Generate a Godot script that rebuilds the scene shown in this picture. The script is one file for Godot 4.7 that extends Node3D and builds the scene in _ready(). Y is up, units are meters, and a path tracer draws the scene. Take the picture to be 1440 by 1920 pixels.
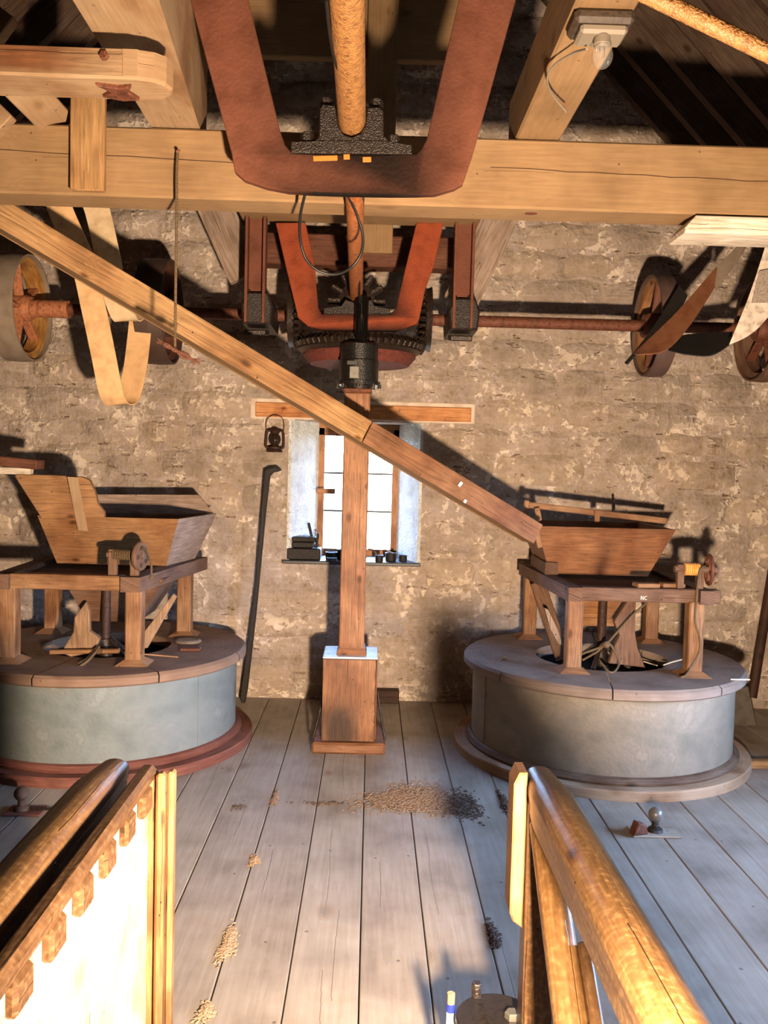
extends Node3D

# ---------------------------------------------------------------- helpers
var S: SurfaceTool
var org := Vector3.ZERO          # subtracted from every vertex: the base of the thing being built
var tint = null           # colour of a vertex where a thing is stained
var uvo := Vector2.ZERO          # where on the texture this piece starts
var rng := RandomNumberGenerator.new()
var names := {}

func numbered(called: String) -> String:
	var n: int = names.get(called, 0)
	names[called] = n + 1
	return called if n == 0 else "%s_%03d" % [called, n]

func tag(o: Node3D, label: String, category: String, group := "", kind := "") -> Node3D:
	if label: o.set_meta("label", label)
	if category: o.set_meta("category", category)
	if group: o.set_meta("group", group)
	if kind: o.set_meta("kind", kind)
	return o

func thing(called: String, label: String, category: String, at := Vector3.ZERO, group := "") -> Node3D:
	var o := Node3D.new()
	o.name = numbered(called)
	o.position = at
	add_child(o)
	org = at
	return tag(o, label, category, group)

func begin():
	S = SurfaceTool.new()
	S.begin(Mesh.PRIMITIVE_TRIANGLES)
	uvo = Vector2(rng.randf(), rng.randf())

func obj(called: String, m: Material, parent: Node3D = null) -> MeshInstance3D:
	var o := MeshInstance3D.new()
	S.generate_normals()
	o.mesh = S.commit()
	o.material_override = m
	if parent == null:
		o.name = numbered(called)
		o.position = org
		add_child(o)
	else:
		o.name = called
		parent.add_child(o, true)
	return o

# a thing that is one mesh
func single(called: String, m: Material, label: String, category: String, group := "") -> MeshInstance3D:
	var o := obj(called, m)
	tag(o, label, category, group)
	return o

func vt(p: Vector3, uv: Vector2):
	S.set_uv(uv + uvo)
	if tint != null: S.set_color(tint.call(p))
	S.add_vertex(p - org)

# a flat convex face turned away from c; grain runs along ud
func face(p: Array, c: Vector3, ud: Vector3):
	var n: Vector3 = (p[1] - p[0]).cross(p[2] - p[0])
	if n.length() < 1e-12 and p.size() > 3: n = (p[2] - p[0]).cross(p[3] - p[0])
	n = n.normalized()
	var mid := Vector3.ZERO
	for q in p: mid += q
	mid /= p.size()
	var out := n.dot(mid - c) > 0.0
	var u := (ud - n * ud.dot(n))
	if u.length() < 0.2: u = n.cross(Vector3(0.31, 0.77, 0.55)).normalized() * 0.5
	else: u = u.normalized()
	var v := n.cross(u).normalized()
	for i in range(1, p.size() - 1):
		var t := [p[0], p[i + 1], p[i]] if out else [p[0], p[i], p[i + 1]]
		for q in t: vt(q, Vector2(q.dot(u), q.dot(v)))

func flat(): S.set_smooth_group(-1)

# chamfered box
func box(c: Vector3, s: Vector3, b := 0.004, bs := Basis.IDENTITY, ud := Vector3.ZERO):
	flat()
	var h := s * 0.5
	b = minf(b, minf(h.x, minf(h.y, h.z)) * 0.6)
	if ud == Vector3.ZERO:
		ud = bs.x if s.x >= s.y and s.x >= s.z else bs.y if s.y >= s.z else bs.z
	var pt := func(i: int, si: float, j: int, a: float, k: int, d: float) -> Vector3:
		var q := Vector3.ZERO
		q[i] = si; q[j] = a; q[k] = d
		return c + bs * q
	for i in 3:
		var j := (i + 1) % 3
		var k := (i + 2) % 3
		for si in [-1.0, 1.0]:
			var a := h[j] - b
			var d := h[k] - b
			face([pt.call(i, si * h[i], j, -a, k, -d), pt.call(i, si * h[i], j, a, k, -d), pt.call(i, si * h[i], j, a, k, d), pt.call(i, si * h[i], j, -a, k, d)], c, ud)
			for sj in [-1.0, 1.0]:
				if b > 0.0:
					face([pt.call(i, si * h[i], j, sj * a, k, -d), pt.call(i, si * h[i], j, sj * a, k, d), pt.call(i, si * (h[i] - b), j, sj * h[j], k, d), pt.call(i, si * (h[i] - b), j, sj * h[j], k, -d)], c, ud)
	if b > 0.0:
		for sx in [-1.0, 1.0]:
			for sy in [-1.0, 1.0]:
				for sz in [-1.0, 1.0]:
					face([c + bs * Vector3(sx * h.x, sy * (h.y - b), sz * (h.z - b)), c + bs * Vector3(sx * (h.x - b), sy * h.y, sz * (h.z - b)), c + bs * Vector3(sx * (h.x - b), sy * (h.y - b), sz * h.z)], c, ud)

func span(lo: Vector3, hi: Vector3, b := 0.004, ud := Vector3.ZERO):
	box((lo + hi) * 0.5, (hi - lo).abs(), b, Basis.IDENTITY, ud)

# timber from a to b: w across (along side), h along up
func beam(a: Vector3, b: Vector3, w: float, h: float, up := Vector3.UP, bev := 0.004):
	var x := (b - a).normalized()
	var z := x.cross(up).normalized()
	var y := z.cross(x)
	box((a + b) * 0.5, Vector3((b - a).length(), h, w), bev, Basis(x, y, z))

# convex hexahedron: p[0..3] one end, p[4..7] the other in the same order
func hexa(p: Array, ud: Vector3):
	flat()
	var c := Vector3.ZERO
	for q in p: c += q / 8.0
	face([p[0], p[1], p[2], p[3]], c, ud)
	face([p[4], p[5], p[6], p[7]], c, ud)
	for i in 4:
		var k := (i + 1) % 4
		face([p[i], p[k], p[k + 4], p[i + 4]], c, ud)

# polygon in xy pushed from z0 to z1 (before xf), chamfered by b on the front (z1) edge
func prism(poly: PackedVector2Array, z0: float, z1: float, ud := Vector3.RIGHT, xf := Transform3D.IDENTITY, b := 0.0):
	flat()
	var ccw := not Geometry2D.is_polygon_clockwise(poly)
	var n := poly.size()
	var inner := poly
	if b > 0.0:
		inner = PackedVector2Array()
		for i in n:
			var e0 := (poly[i] - poly[(i + n - 1) % n]).normalized()
			var e1 := (poly[(i + 1) % n] - poly[i]).normalized()
			var n0 := Vector2(-e0.y, e0.x) if ccw else Vector2(e0.y, -e0.x)
			var n1 := Vector2(-e1.y, e1.x) if ccw else Vector2(e1.y, -e1.x)
			var m := (n0 + n1)
			inner.append(poly[i] + m * (b / maxf(0.6, m.length_squared() * 0.5)))
	var idx := Geometry2D.triangulate_polygon(inner)
	var g := xf.basis * ud
	for t in range(0, idx.size(), 3):
		var a := inner[idx[t]]
		var c := inner[idx[t + 1]]
		var d := inner[idx[t + 2]]
		var mid := (a + c + d) / 3.0
		face([xf * Vector3(a.x, a.y, z1), xf * Vector3(c.x, c.y, z1), xf * Vector3(d.x, d.y, z1)], xf * Vector3(mid.x, mid.y, (z0 + z1) * 0.5), g)
	idx = Geometry2D.triangulate_polygon(poly)
	for t in range(0, idx.size(), 3):
		var a := poly[idx[t]]
		var c := poly[idx[t + 1]]
		var d := poly[idx[t + 2]]
		var mid := (a + c + d) / 3.0
		face([xf * Vector3(a.x, a.y, z0), xf * Vector3(c.x, c.y, z0), xf * Vector3(d.x, d.y, z0)], xf * Vector3(mid.x, mid.y, (z0 + z1) * 0.5), g)
	var zf := z1 - b if z1 > z0 else z1 + b
	for i in n:
		var k := (i + 1) % n
		var e := (poly[k] - poly[i]).normalized()
		var out := Vector2(e.y, -e.x) if ccw else Vector2(-e.y, e.x)
		var m := (poly[i] + poly[k]) * 0.5 - out * 0.05
		face([xf * Vector3(poly[i].x, poly[i].y, z0), xf * Vector3(poly[k].x, poly[k].y, z0), xf * Vector3(poly[k].x, poly[k].y, zf), xf * Vector3(poly[i].x, poly[i].y, zf)], xf * Vector3(m.x, m.y, (z0 + z1) * 0.5), g)
		if b > 0.0:
			face([xf * Vector3(poly[i].x, poly[i].y, zf), xf * Vector3(poly[k].x, poly[k].y, zf), xf * Vector3(inner[k].x, inner[k].y, z1), xf * Vector3(inner[i].x, inner[i].y, z1)], xf * Vector3(m.x, m.y, z0), g)

# swept tube; r may be one number or one per point
func tube(pts: Array, r, seg := 10, caps := true):
	var n := pts.size()
	var up := Vector3(0.13, 0.9, 0.41)
	var rings := []
	var along := 0.0
	var lens := []
	for i in n:
		var d: Vector3 = ((pts[mini(i + 1, n - 1)] - pts[maxi(i - 1, 0)]) as Vector3).normalized()
		if i > 0: along += (pts[i] - pts[i - 1]).length()
		lens.append(along)
		var x := up.cross(d)
		if x.length() < 0.05: x = Vector3(0.7, 0.1, 0.7).cross(d)
		x = x.normalized()
		up = d.cross(x).normalized()
		var rr: float = r[i] if r is Array else r
		var ring := []
		for s in seg:
			var a := TAU * s / seg
			ring.append(pts[i] + (x * cos(a) + up * sin(a)) * rr)
		rings.append(ring)
	S.set_smooth_group(1)
	for i in n - 1:
		var r0: float = r[i] if r is Array else r
		for s in seg:
			var k := (s + 1) % seg
			var v0 := TAU * s / seg * r0
			var v1 := TAU * (s + 1) / seg * r0
			var a: Vector3 = rings[i][s]
			var b: Vector3 = rings[i][k]
			var c: Vector3 = rings[i + 1][k]
			var d: Vector3 = rings[i + 1][s]
			vt(a, Vector2(lens[i], v0)); vt(c, Vector2(lens[i + 1], v1)); vt(b, Vector2(lens[i], v1))
			vt(a, Vector2(lens[i], v0)); vt(d, Vector2(lens[i + 1], v0)); vt(c, Vector2(lens[i + 1], v1))
	if caps:
		flat()
		var c0: Vector3 = pts[0] + (pts[1] - pts[0]) * 0.3
		var c1: Vector3 = pts[n - 1] + (pts[n - 2] - pts[n - 1]) * 0.3
		face(rings[0], c0, Vector3.UP)
		face(rings[n - 1], c1, Vector3.UP)

# profile [Vector2(radius, height)] turned about the y axis of xf; closed makes a ring of it
func lathe(prof: Array, seg: int, xf: Transform3D, closed := false, soft := false, a0 := 0.0, a1 := TAU):
	var n := prof.size()
	var m := n if closed else n - 1
	var area := 0.0
	for i in n:
		var p: Vector2 = prof[i]
		var q: Vector2 = prof[(i + 1) % n]
		area += p.x * q.y - q.x * p.y
	var turn := area < 0.0
	for i in m:
		S.set_smooth_group(1 if soft else 2 + i)
		var p: Vector2 = prof[i]
		var q: Vector2 = prof[(i + 1) % n]
		var l := (q - p).length()
		for s in seg:
			var b0 := a0 + (a1 - a0) * s / seg
			var b1 := a0 + (a1 - a0) * (s + 1) / seg
			var a := xf * Vector3(p.x * cos(b0), p.y, p.x * sin(b0))
			var b := xf * Vector3(p.x * cos(b1), p.y, p.x * sin(b1))
			var c := xf * Vector3(q.x * cos(b1), q.y, q.x * sin(b1))
			var d := xf * Vector3(q.x * cos(b0), q.y, q.x * sin(b0))
			var rr := maxf(p.x, q.x)
			var ua := Vector2(b0 * rr, p.y + p.x)
			var ub := Vector2(b1 * rr, p.y + p.x)
			var uc := Vector2(b1 * rr, p.y + p.x + l)
			var ue := Vector2(b0 * rr, p.y + p.x + l)
			var t := [[a, ua], [b, ub], [c, uc], [a, ua], [c, uc], [d, ue]]
			if not turn: t = [[a, ua], [c, uc], [b, ub], [a, ua], [d, ue], [c, uc]]
			for e in t: vt(e[0], e[1])

# strap through pts; lat[i] is the direction of its width there
func ribbon(pts: Array, lat: Array, w: float, t: float):
	var n := pts.size()
	var q := []
	var lens := []
	var along := 0.0
	for i in n:
		var d: Vector3 = (pts[mini(i + 1, n - 1)] - pts[maxi(i - 1, 0)]).normalized()
		var l: Vector3 = lat[0] if lat.size() == 1 else (lat[0] as Vector3).lerp(lat[lat.size() - 1], float(i) / (n - 1))
		l = (l - d * l.dot(d)).normalized()
		var m := l.cross(d).normalized()
		if i > 0: along += (pts[i] - pts[i - 1]).length()
		lens.append(along)
		q.append([pts[i] - l * w / 2 - m * t / 2, pts[i] + l * w / 2 - m * t / 2, pts[i] + l * w / 2 + m * t / 2, pts[i] - l * w / 2 + m * t / 2])
	for e in 4:
		S.set_smooth_group(1 + e)
		var f := (e + 1) % 4
		for i in n - 1:
			var va: float = [0.0, w, w + t, 2 * w + t][e]
			var vb: float = [w, w + t, 2 * w + t, 2 * w + 2 * t][e]
			vt(q[i][e], Vector2(lens[i], va)); vt(q[i][f], Vector2(lens[i], vb)); vt(q[i + 1][f], Vector2(lens[i + 1], vb))
			vt(q[i][e], Vector2(lens[i], va)); vt(q[i + 1][f], Vector2(lens[i + 1], vb)); vt(q[i + 1][e], Vector2(lens[i + 1], va))

# board p0 p1 p2 p3 (seen face) of thickness vector t, its face cut into a grid for stains; the right edge may be ragged
func slab(p: Array, t: Vector3, nx: int, ny: int, ragged := 0.0, across := false):
	var c: Vector3 = (p[0] + p[1] + p[2] + p[3]) / 4.0 + t * 0.5
	var ud: Vector3 = p[1] - p[0] if across else p[3] - p[0]
	var g := []
	for j in ny + 1:
		var row := []
		var w := 1.0 - ragged * rng.randf() * (1.0 if j < ny * 2 / 3 else 0.3)
		for i in nx + 1:
			var u := w * i / nx
			var v := float(j) / ny
			row.append((p[0] * (1 - u) + p[1] * u) * (1 - v) + (p[3] * (1 - u) + p[2] * u) * v)
		g.append(row)
	flat()
	for j in ny:
		for i in nx: face([g[j][i], g[j][i + 1], g[j + 1][i + 1], g[j + 1][i]], c, ud)
		face([g[j][0], g[j + 1][0], g[j + 1][0] + t, g[j][0] + t], c, ud)
		face([g[j][nx], g[j + 1][nx], g[j + 1][nx] + t, g[j][nx] + t], c, ud)
		face([g[j][0] + t, g[j][nx] + t, g[j + 1][nx] + t, g[j + 1][0] + t], c, ud)
	for j in [0, ny]: face([g[j][0], g[j][nx], g[j][nx] + t, g[j][0] + t], c, ud)

# cloth or leather between two edges
func sheet(a: Array, b: Array, t: float):
	var n := a.size()
	var d: Vector3 = (a[1] - a[0]).cross(b[1] - a[0])
	if n > 2: d = (a[n / 2] - a[0]).cross(b[n / 2] - a[n / 2])
	d = d.normalized() * t
	for i in n - 1:
		var k := float(i) * 0.08
		for s in [0, 1]:
			S.set_smooth_group(1 + s)
			var o: Vector3 = d * s
			for e in [[a[i] + o, k, 0.0], [b[i] + o, k, 0.12], [b[i + 1] + o, k + 0.08, 0.12], [a[i] + o, k, 0.0], [b[i + 1] + o, k + 0.08, 0.12], [a[i + 1] + o, k + 0.08, 0.0]]:
				vt(e[0], Vector2(e[1], e[2]))
		for g in [a, b]:
			S.set_smooth_group(3 if g == a else 4)
			for e in [g[i], g[i + 1], g[i + 1] + d, g[i], g[i + 1] + d, g[i] + d]: vt(e, Vector2(k, 0))
	flat()
	for i in [0, n - 1]:
		for e in [a[i], b[i], b[i] + d, a[i], b[i] + d, a[i] + d]: vt(e, Vector2.ZERO)

# smooth curve through points
func curve(pts: Array, per := 6) -> Array:
	var out := []
	var n := pts.size()
	for i in n - 1:
		var p0: Vector3 = pts[maxi(i - 1, 0)]
		var p1: Vector3 = pts[i]
		var p2: Vector3 = pts[i + 1]
		var p3: Vector3 = pts[mini(i + 2, n - 1)]
		for k in per:
			out.append(p1.cubic_interpolate(p2, p0, p3, float(k) / per))
	out.append(pts[n - 1])
	return out

func ball(c: Vector3, r: float, sq := 1.0, seg := 14):
	var prof := []
	for i in 9:
		var a := -PI / 2 + PI * i / 8
		prof.append(Vector2(maxf(cos(a) * r, 0.0005), sin(a) * r * sq))
	lathe(prof, seg, Transform3D(Basis.IDENTITY, c), false, true)

func axis_x(c: Vector3) -> Transform3D: return Transform3D(Basis(Vector3(0, -1, 0), Vector3(1, 0, 0), Vector3(0, 0, 1)), c)
func axis_z(c: Vector3) -> Transform3D: return Transform3D(Basis(Vector3(1, 0, 0), Vector3(0, 0, 1), Vector3(0, -1, 0)), c)
func axis_y(c: Vector3) -> Transform3D: return Transform3D(Basis.IDENTITY, c)

func hex_bolt(c: Vector3, r: float, h: float):
	flat()
	var p := PackedVector2Array()
	for i in 6: p.append(Vector2(cos(TAU * i / 6), sin(TAU * i / 6)) * r)
	prism(p, 0.0, h, Vector3.RIGHT, Transform3D(Basis(Vector3.RIGHT, Vector3.BACK * -1.0, Vector3.UP), c), r * 0.15)

# ---------------------------------------------------------------- materials
var T_grain: ImageTexture
var T_soft: ImageTexture
var T_blot: NoiseTexture2D
var T_dust: NoiseTexture2D
var T_rust: NoiseTexture2D
var T_fine: NoiseTexture2D
var T_scuff: NoiseTexture2D
var T_cloud: NoiseTexture2D
var T_wall: ImageTexture
var T_wall_h: ImageTexture

func fnl(sd: int, freq: float, oct := 4, type := FastNoiseLite.TYPE_SIMPLEX_SMOOTH) -> FastNoiseLite:
	var f := FastNoiseLite.new()
	f.seed = sd
	f.noise_type = type
	f.frequency = freq
	f.fractal_octaves = oct
	return f

func noise_tex(sd: int, freq: float, size: int, stops: Array, oct := 4) -> NoiseTexture2D:
	var t := NoiseTexture2D.new()
	t.width = size
	t.height = size
	t.seamless = true
	t.noise = fnl(sd, freq, oct)
	var g := Gradient.new()
	var off := PackedFloat32Array()
	var col := PackedColorArray()
	for s in stops:
		off.append(s[0])
		col.append(s[1])
	g.offsets = off
	g.colors = col
	t.color_ramp = g
	return t

func bytes(sd: int, freq: float, w: int, h: int, w2: int, h2: int, oct := 4) -> PackedByteArray:
	var im := fnl(sd, freq, oct).get_seamless_image(w, h)
	im.convert(Image.FORMAT_L8)
	if w != w2 or h != h2: im.resize(w2, h2, Image.INTERPOLATE_CUBIC)
	return im.get_data()

func make_textures():
	# wood grain: streaks, growth rings, a few knots and nail holes
	var w := 1024
	var h := 512
	var a := bytes(3, 0.012, 48, 512, w, h, 3)
	var b := bytes(5, 0.09, 64, 512, w, h, 3)
	var c := bytes(8, 0.012, 512, 256, w, h, 4)
	var out := PackedByteArray()
	out.resize(w * h * 3)
	var ring := PackedByteArray()
	ring.resize(256)
	for i in 256:
		var f := fmod(i * 7.0 / 255.0, 1.0)
		ring[i] = int(24.0 * pow(f, 3.0))
	var tint := PackedFloat32Array()
	for i in w * h:
		var v: int = 220 + (b[i] - 128) * 24 / 100 + (c[i] - 128) * 16 / 100 - ring[a[i]]
		v = clampi(v, 30, 255)
		out[i * 3] = v
		out[i * 3 + 1] = v * (880 + v * 120 / 255) / 1000
		out[i * 3 + 2] = v * (740 + v * 260 / 255) / 1000
	var im := Image.create_from_data(w, h, false, Image.FORMAT_RGB8, out)
	var r := RandomNumberGenerator.new()
	r.seed = 11
	for k in 4:
		var kx := r.randi_range(40, w - 40)
		var ky := r.randi_range(30, h - 30)
		var kr := r.randf_range(5, 11)
		for y in range(-30, 31):
			for x in range(-40, 41):
				var d := sqrt(pow(x / 1.7, 2) + y * y * 1.0) / kr
				if d < 2.0:
					var px := Vector2i(posmod(kx + x, w), posmod(ky + y, h))
					var m := 0.62 if d < 0.8 else lerpf(0.7, 1.0, clampf((d - 0.8) / 1.2, 0, 1)) + 0.08 * sin(d * 12.0)
					im.set_pixelv(px, im.get_pixelv(px) * Color(m, m * 0.92, m * 0.82))
	for k in 16:
		var kx := r.randi_range(5, w - 5)
		var ky := r.randi_range(5, h - 5)
		for y in range(-2, 3):
			for x in range(-3, 4):
				if x * x + y * y < 6: im.set_pixel(posmod(kx + x, w), posmod(ky + y, h), Color(0.28, 0.22, 0.18))
	for k in 12:
		var kx := r.randi_range(0, w)
		var ky := r.randi_range(6, h - 6)
		var wob := r.randf() * 9.0
		for x in r.randi_range(120, 420):
			var yy := ky + int(sin(x * 0.02 + wob) * 2.0 + x * 0.01)
			im.set_pixel(posmod(kx + x, w), posmod(yy, h), Color(0.3, 0.25, 0.2))
	T_grain = ImageTexture.create_from_image(im)
	var soft: Image = im.duplicate()
	soft.convert(Image.FORMAT_RGBA8)
	var veil := Image.create(w, h, false, Image.FORMAT_RGBA8)
	veil.fill(Color(0.92, 0.91, 0.90, 0.62))
	soft.blend_rect(veil, Rect2i(0, 0, w, h), Vector2i.ZERO)
	T_soft = ImageTexture.create_from_image(soft)
	T_blot = noise_tex(21, 0.006, 512, [[0.0, Color(0.70, 0.60, 0.52)], [0.3, Color(0.86, 0.80, 0.75)], [0.5, Color(0.96, 0.94, 0.92)], [0.75, Color(1, 1, 1)], [1.0, Color(0.92, 0.9, 0.88)]], 5)
	T_dust = noise_tex(27, 0.008, 512, [[0.0, Color(0.84, 0.82, 0.80)], [0.42, Color(0.95, 0.945, 0.94)], [0.7, Color(1, 1, 1)], [1.0, Color(0.96, 0.94, 0.92)]], 5)
	T_rust = noise_tex(33, 0.02, 512, [[0.0, Color(0.55, 0.50, 0.47)], [0.3, Color(0.83, 0.79, 0.77)], [0.55, Color(0.97, 0.96, 0.95)], [0.8, Color(1, 0.95, 0.88)], [1.0, Color(0.93, 0.86, 0.74)]], 5)
	T_fine = noise_tex(39, 0.06, 512, [[0.0, Color.BLACK], [1.0, Color.WHITE]], 5)
	T_scuff = noise_tex(71, 0.03, 512, [[0.0, Color(0.70, 0.64, 0.58)], [0.4, Color(0.80, 0.75, 0.69)], [0.6, Color(0.86, 0.82, 0.76)], [0.68, Color(0.92, 0.90, 0.86)], [0.74, Color(1, 1, 1)], [1.0, Color(1, 1, 1)]], 5)
	T_cloud = noise_tex(45, 0.007, 512, [[0.0, Color(0.76, 0.77, 0.76)], [0.4, Color(0.88, 0.89, 0.885)], [0.58, Color(0.94, 0.94, 0.935)], [0.72, Color(0.9, 0.89, 0.88)], [0.85, Color(1, 1, 1)], [1.0, Color(1, 1, 1)]], 6)
	# limewashed rubble: dusty buff with flaking white patches and pits
	w = 1024
	var n1 := bytes(51, 0.006, w, w, w, w, 4)
	var n2 := bytes(53, 0.026, w, w, w, w, 6)
	var n3 := bytes(57, 0.05, w, w, w, w, 4)
	var n4 := bytes(59, 0.02, w, w, w, w, 5)
	out.resize(w * w * 3)
	var hh := PackedByteArray()
	hh.resize(w * w)
	var n5 := bytes(61, 0.03, 256, 1024, w, w, 4)
	for i in w * w:
		var zone: int = n1[i] - 128
		var e: int = 128 + (n2[i] - 128) * 6 / 10 + (n3[i] - 128) / 3 + zone * 7 / 10
		var white: int = clampi((e - 160) * 10, 0, 255)
		var v: int = 160 + zone / 7 + (n3[i] - 128) / 10 + (n4[i] - 128) / 10 + (n5[i] - 128) / 12
		var cr: int = v + 7
		var cg: int = v - 5
		var cb: int = v - 15 + (n4[i] - 128) / 12
		if n4[i] < 62:
			var dk: int = (62 - n4[i])
			cr -= dk * 4 / 10
			cg -= dk * 5 / 10
			cb -= dk * 6 / 10
		cr += (230 - cr) * white / 350
		cg += (220 - cg) * white / 350
		cb += (208 - cb) * white / 350
		if n5[i] > 208 and n3[i] > 118:
			cr = cr * 62 / 100
			cg = cg * 55 / 100
			cb = cb * 50 / 100
		elif n3[i] > 205:
			cr = cr * 8 / 10
			cg = cg * 76 / 100
			cb = cb * 72 / 100
		out[i * 3] = clampi(cr, 0, 255)
		out[i * 3 + 1] = clampi(cg, 0, 255)
		out[i * 3 + 2] = clampi(cb, 0, 255)
		hh[i] = clampi(110 + white / 6 + (n3[i] - 128) / 4 + (n4[i] - 128) / 2 - (50 if n5[i] > 208 else 0), 0, 255)
	T_wall = ImageTexture.create_from_image(Image.create_from_data(w, w, false, Image.FORMAT_RGB8, out))
	T_wall_h = ImageTexture.create_from_image(Image.create_from_data(w, w, false, Image.FORMAT_L8, hh))

func wood(c: Color, rough := 0.8, su := 0.8, bump := 0.35, blot: Texture2D = null, bs := 1.0) -> StandardMaterial3D:
	var m := StandardMaterial3D.new()
	m.albedo_color = c
	m.albedo_texture = T_grain
	m.uv1_scale = Vector3(su, su * 2.0, 1)
	m.roughness = rough
	m.metallic_specular = 0.4
	m.heightmap_enabled = true
	m.heightmap_texture = T_grain
	m.heightmap_scale = bump
	m.detail_enabled = true
	m.detail_albedo = blot if blot else T_blot
	m.detail_blend_mode = BaseMaterial3D.BLEND_MODE_MUL
	m.detail_uv_layer = BaseMaterial3D.DETAIL_UV_2
	m.uv2_triplanar = true
	m.uv2_world_triplanar = true
	m.uv2_scale = Vector3.ONE * bs
	return m

func tri(c: Color, t: Texture2D, sc: float, rough: float, metal := 0.0, bump := 0.0, bt: Texture2D = null) -> StandardMaterial3D:
	var m := StandardMaterial3D.new()
	m.albedo_color = c
	m.albedo_texture = t
	m.uv1_triplanar = true
	m.uv1_world_triplanar = true
	m.uv1_scale = Vector3.ONE * sc
	m.roughness = rough
	m.metallic = metal
	m.metallic_specular = 0.45
	if bump != 0.0:
		m.heightmap_enabled = true
		m.heightmap_texture = bt if bt else T_fine
		m.heightmap_scale = bump
	return m

func plain(c: Color, rough := 0.6, metal := 0.0) -> StandardMaterial3D:
	var m := StandardMaterial3D.new()
	m.albedo_color = c
	m.roughness = rough
	m.metallic = metal
	return m

var M := {}
func make_materials():
	M.pine = wood(Color(0.61, 0.49, 0.355), 0.75, 0.6, 0.15, T_dust, 0.5)
	M.pine_warm = wood(Color(0.70, 0.555, 0.385), 0.7, 0.7, 0.2, T_blot, 0.6)
	M.pale = wood(Color(0.67, 0.565, 0.45), 0.75, 0.7, 0.2, T_blot, 0.7)
	M.grey_board = wood(Color(0.66, 0.58, 0.53), 0.85, 0.8, 0.2, T_dust, 0.8)
	M.old = wood(Color(0.48, 0.37, 0.30), 0.8, 0.9, 0.35, T_blot, 0.8)
	M.hopper = wood(Color(0.64, 0.48, 0.33), 0.65, 0.9, 0.3, T_blot, 0.7)
	M.hopper_dark = wood(Color(0.56, 0.39, 0.27), 0.55, 0.9, 0.25, T_blot, 0.8)
	M.leg = wood(Color(0.62, 0.47, 0.34), 0.7, 0.9, 0.3, T_blot, 0.8)
	M.dark = wood(Color(0.30, 0.22, 0.17), 0.85, 0.9, 0.3, T_blot, 1.0)
	M.rafter = wood(Color(0.38, 0.31, 0.26), 0.9, 0.8, 0.25, T_blot, 0.6)
	M.post = wood(Color(0.64, 0.45, 0.31), 0.55, 0.9, 0.25, T_blot, 0.6)
	M.post_base = wood(Color(0.56, 0.39, 0.27), 0.5, 0.9, 0.25, T_blot, 0.7)
	M.lintel = wood(Color(0.86, 0.61, 0.40), 0.7, 0.8, 0.2, T_blot, 0.7)
	M.frame = wood(Color(0.74, 0.54, 0.38), 0.6, 0.9, 0.2, T_blot, 1.0)
	M.cover = wood(Color(0.60, 0.53, 0.49), 0.85, 0.7, 0.25, T_dust, 1.0)
	M.ring = wood(Color(0.74, 0.64, 0.54), 0.8, 0.7, 0.3, T_blot, 0.8)
	M.ring_red = wood(Color(0.52, 0.33, 0.28), 0.8, 0.7, 0.25, T_blot, 0.8)
	M.varnish = wood(Color(0.48, 0.375, 0.25), 0.36, 0.8, 0.2, T_scuff, 3.6)
	M.varnish_dark = wood(Color(0.44, 0.34, 0.24), 0.38, 0.8, 0.2, T_scuff, 3.6)
	M.panel = wood(Color(0.86, 0.78, 0.68), 0.6, 1.0, 0.5, T_blot, 1.2)
	M.floor_a = wood(Color(0.64, 0.60, 0.56), 0.62, 0.45, 0.18, T_dust, 0.7)
	M.floor_b = wood(Color(0.61, 0.565, 0.525), 0.66, 0.5, 0.2, T_dust, 0.8)
	M.floor_c = wood(Color(0.67, 0.63, 0.585), 0.58, 0.4, 0.16, T_dust, 0.6)
	M.wall = tri(Color(0.95, 0.92, 0.90), T_wall, 0.55, 0.95, 0.0, 2.4, T_wall_h)
	M.wall_b = tri(Color(0.89, 0.86, 0.835), T_wall, 0.55, 0.95, 0.0, 2.4, T_wall_h)
	M.wall_c = tri(Color(0.96, 0.92, 0.875), T_wall, 0.5, 0.95, 0.0, 2.4, T_wall_h)
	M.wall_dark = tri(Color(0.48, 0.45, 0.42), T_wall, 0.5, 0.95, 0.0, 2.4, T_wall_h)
	M.reveal = tri(Color(0.86, 0.87, 0.86), T_dust, 1.6, 0.9, 0.0, 2.5, T_wall_h)
	M.iron_red = tri(Color(0.41, 0.25, 0.195), T_dust, 1.6, 0.68, 0.0, 0.15)
	M.iron_red.vertex_color_use_as_albedo = true
	M.iron_red.metallic_specular = 0.25
	M.iron_bright = tri(Color(0.52, 0.24, 0.14), T_dust, 2.2, 0.62, 0.0, 0.15)
	M.iron_bright.vertex_color_use_as_albedo = true
	M.iron_bright.metallic_specular = 0.25
	M.iron_black = tri(Color(0.20, 0.16, 0.14), T_rust, 3.0, 0.4, 0.35, 0.25)
	M.rust = tri(Color(0.42, 0.25, 0.18), T_rust, 2.5, 0.65, 0.2, 0.3)
	M.rust_pale = tri(Color(0.66, 0.43, 0.30), T_rust, 3.0, 0.7, 0.1, 0.3)
	M.pipe = tri(Color(0.66, 0.48, 0.30), T_rust, 3.5, 0.42, 0.0, 0.5)
	M.gloss_black = plain(Color(0.045, 0.042, 0.04), 0.07, 0.0)
	M.grease = tri(Color(0.155, 0.125, 0.11), T_rust, 4.0, 0.42, 0.0, 0.3)
	M.tun_left = tri(Color(0.46, 0.48, 0.47), T_cloud, 1.3, 0.62, 0.0, 0.12)
	M.tun_right = tri(Color(0.56, 0.515, 0.455), T_cloud, 1.5, 0.55, 0.0, 0.12)
	M.belt = tri(Color(0.82, 0.66, 0.48), T_dust, 2.5, 0.7)
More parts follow.
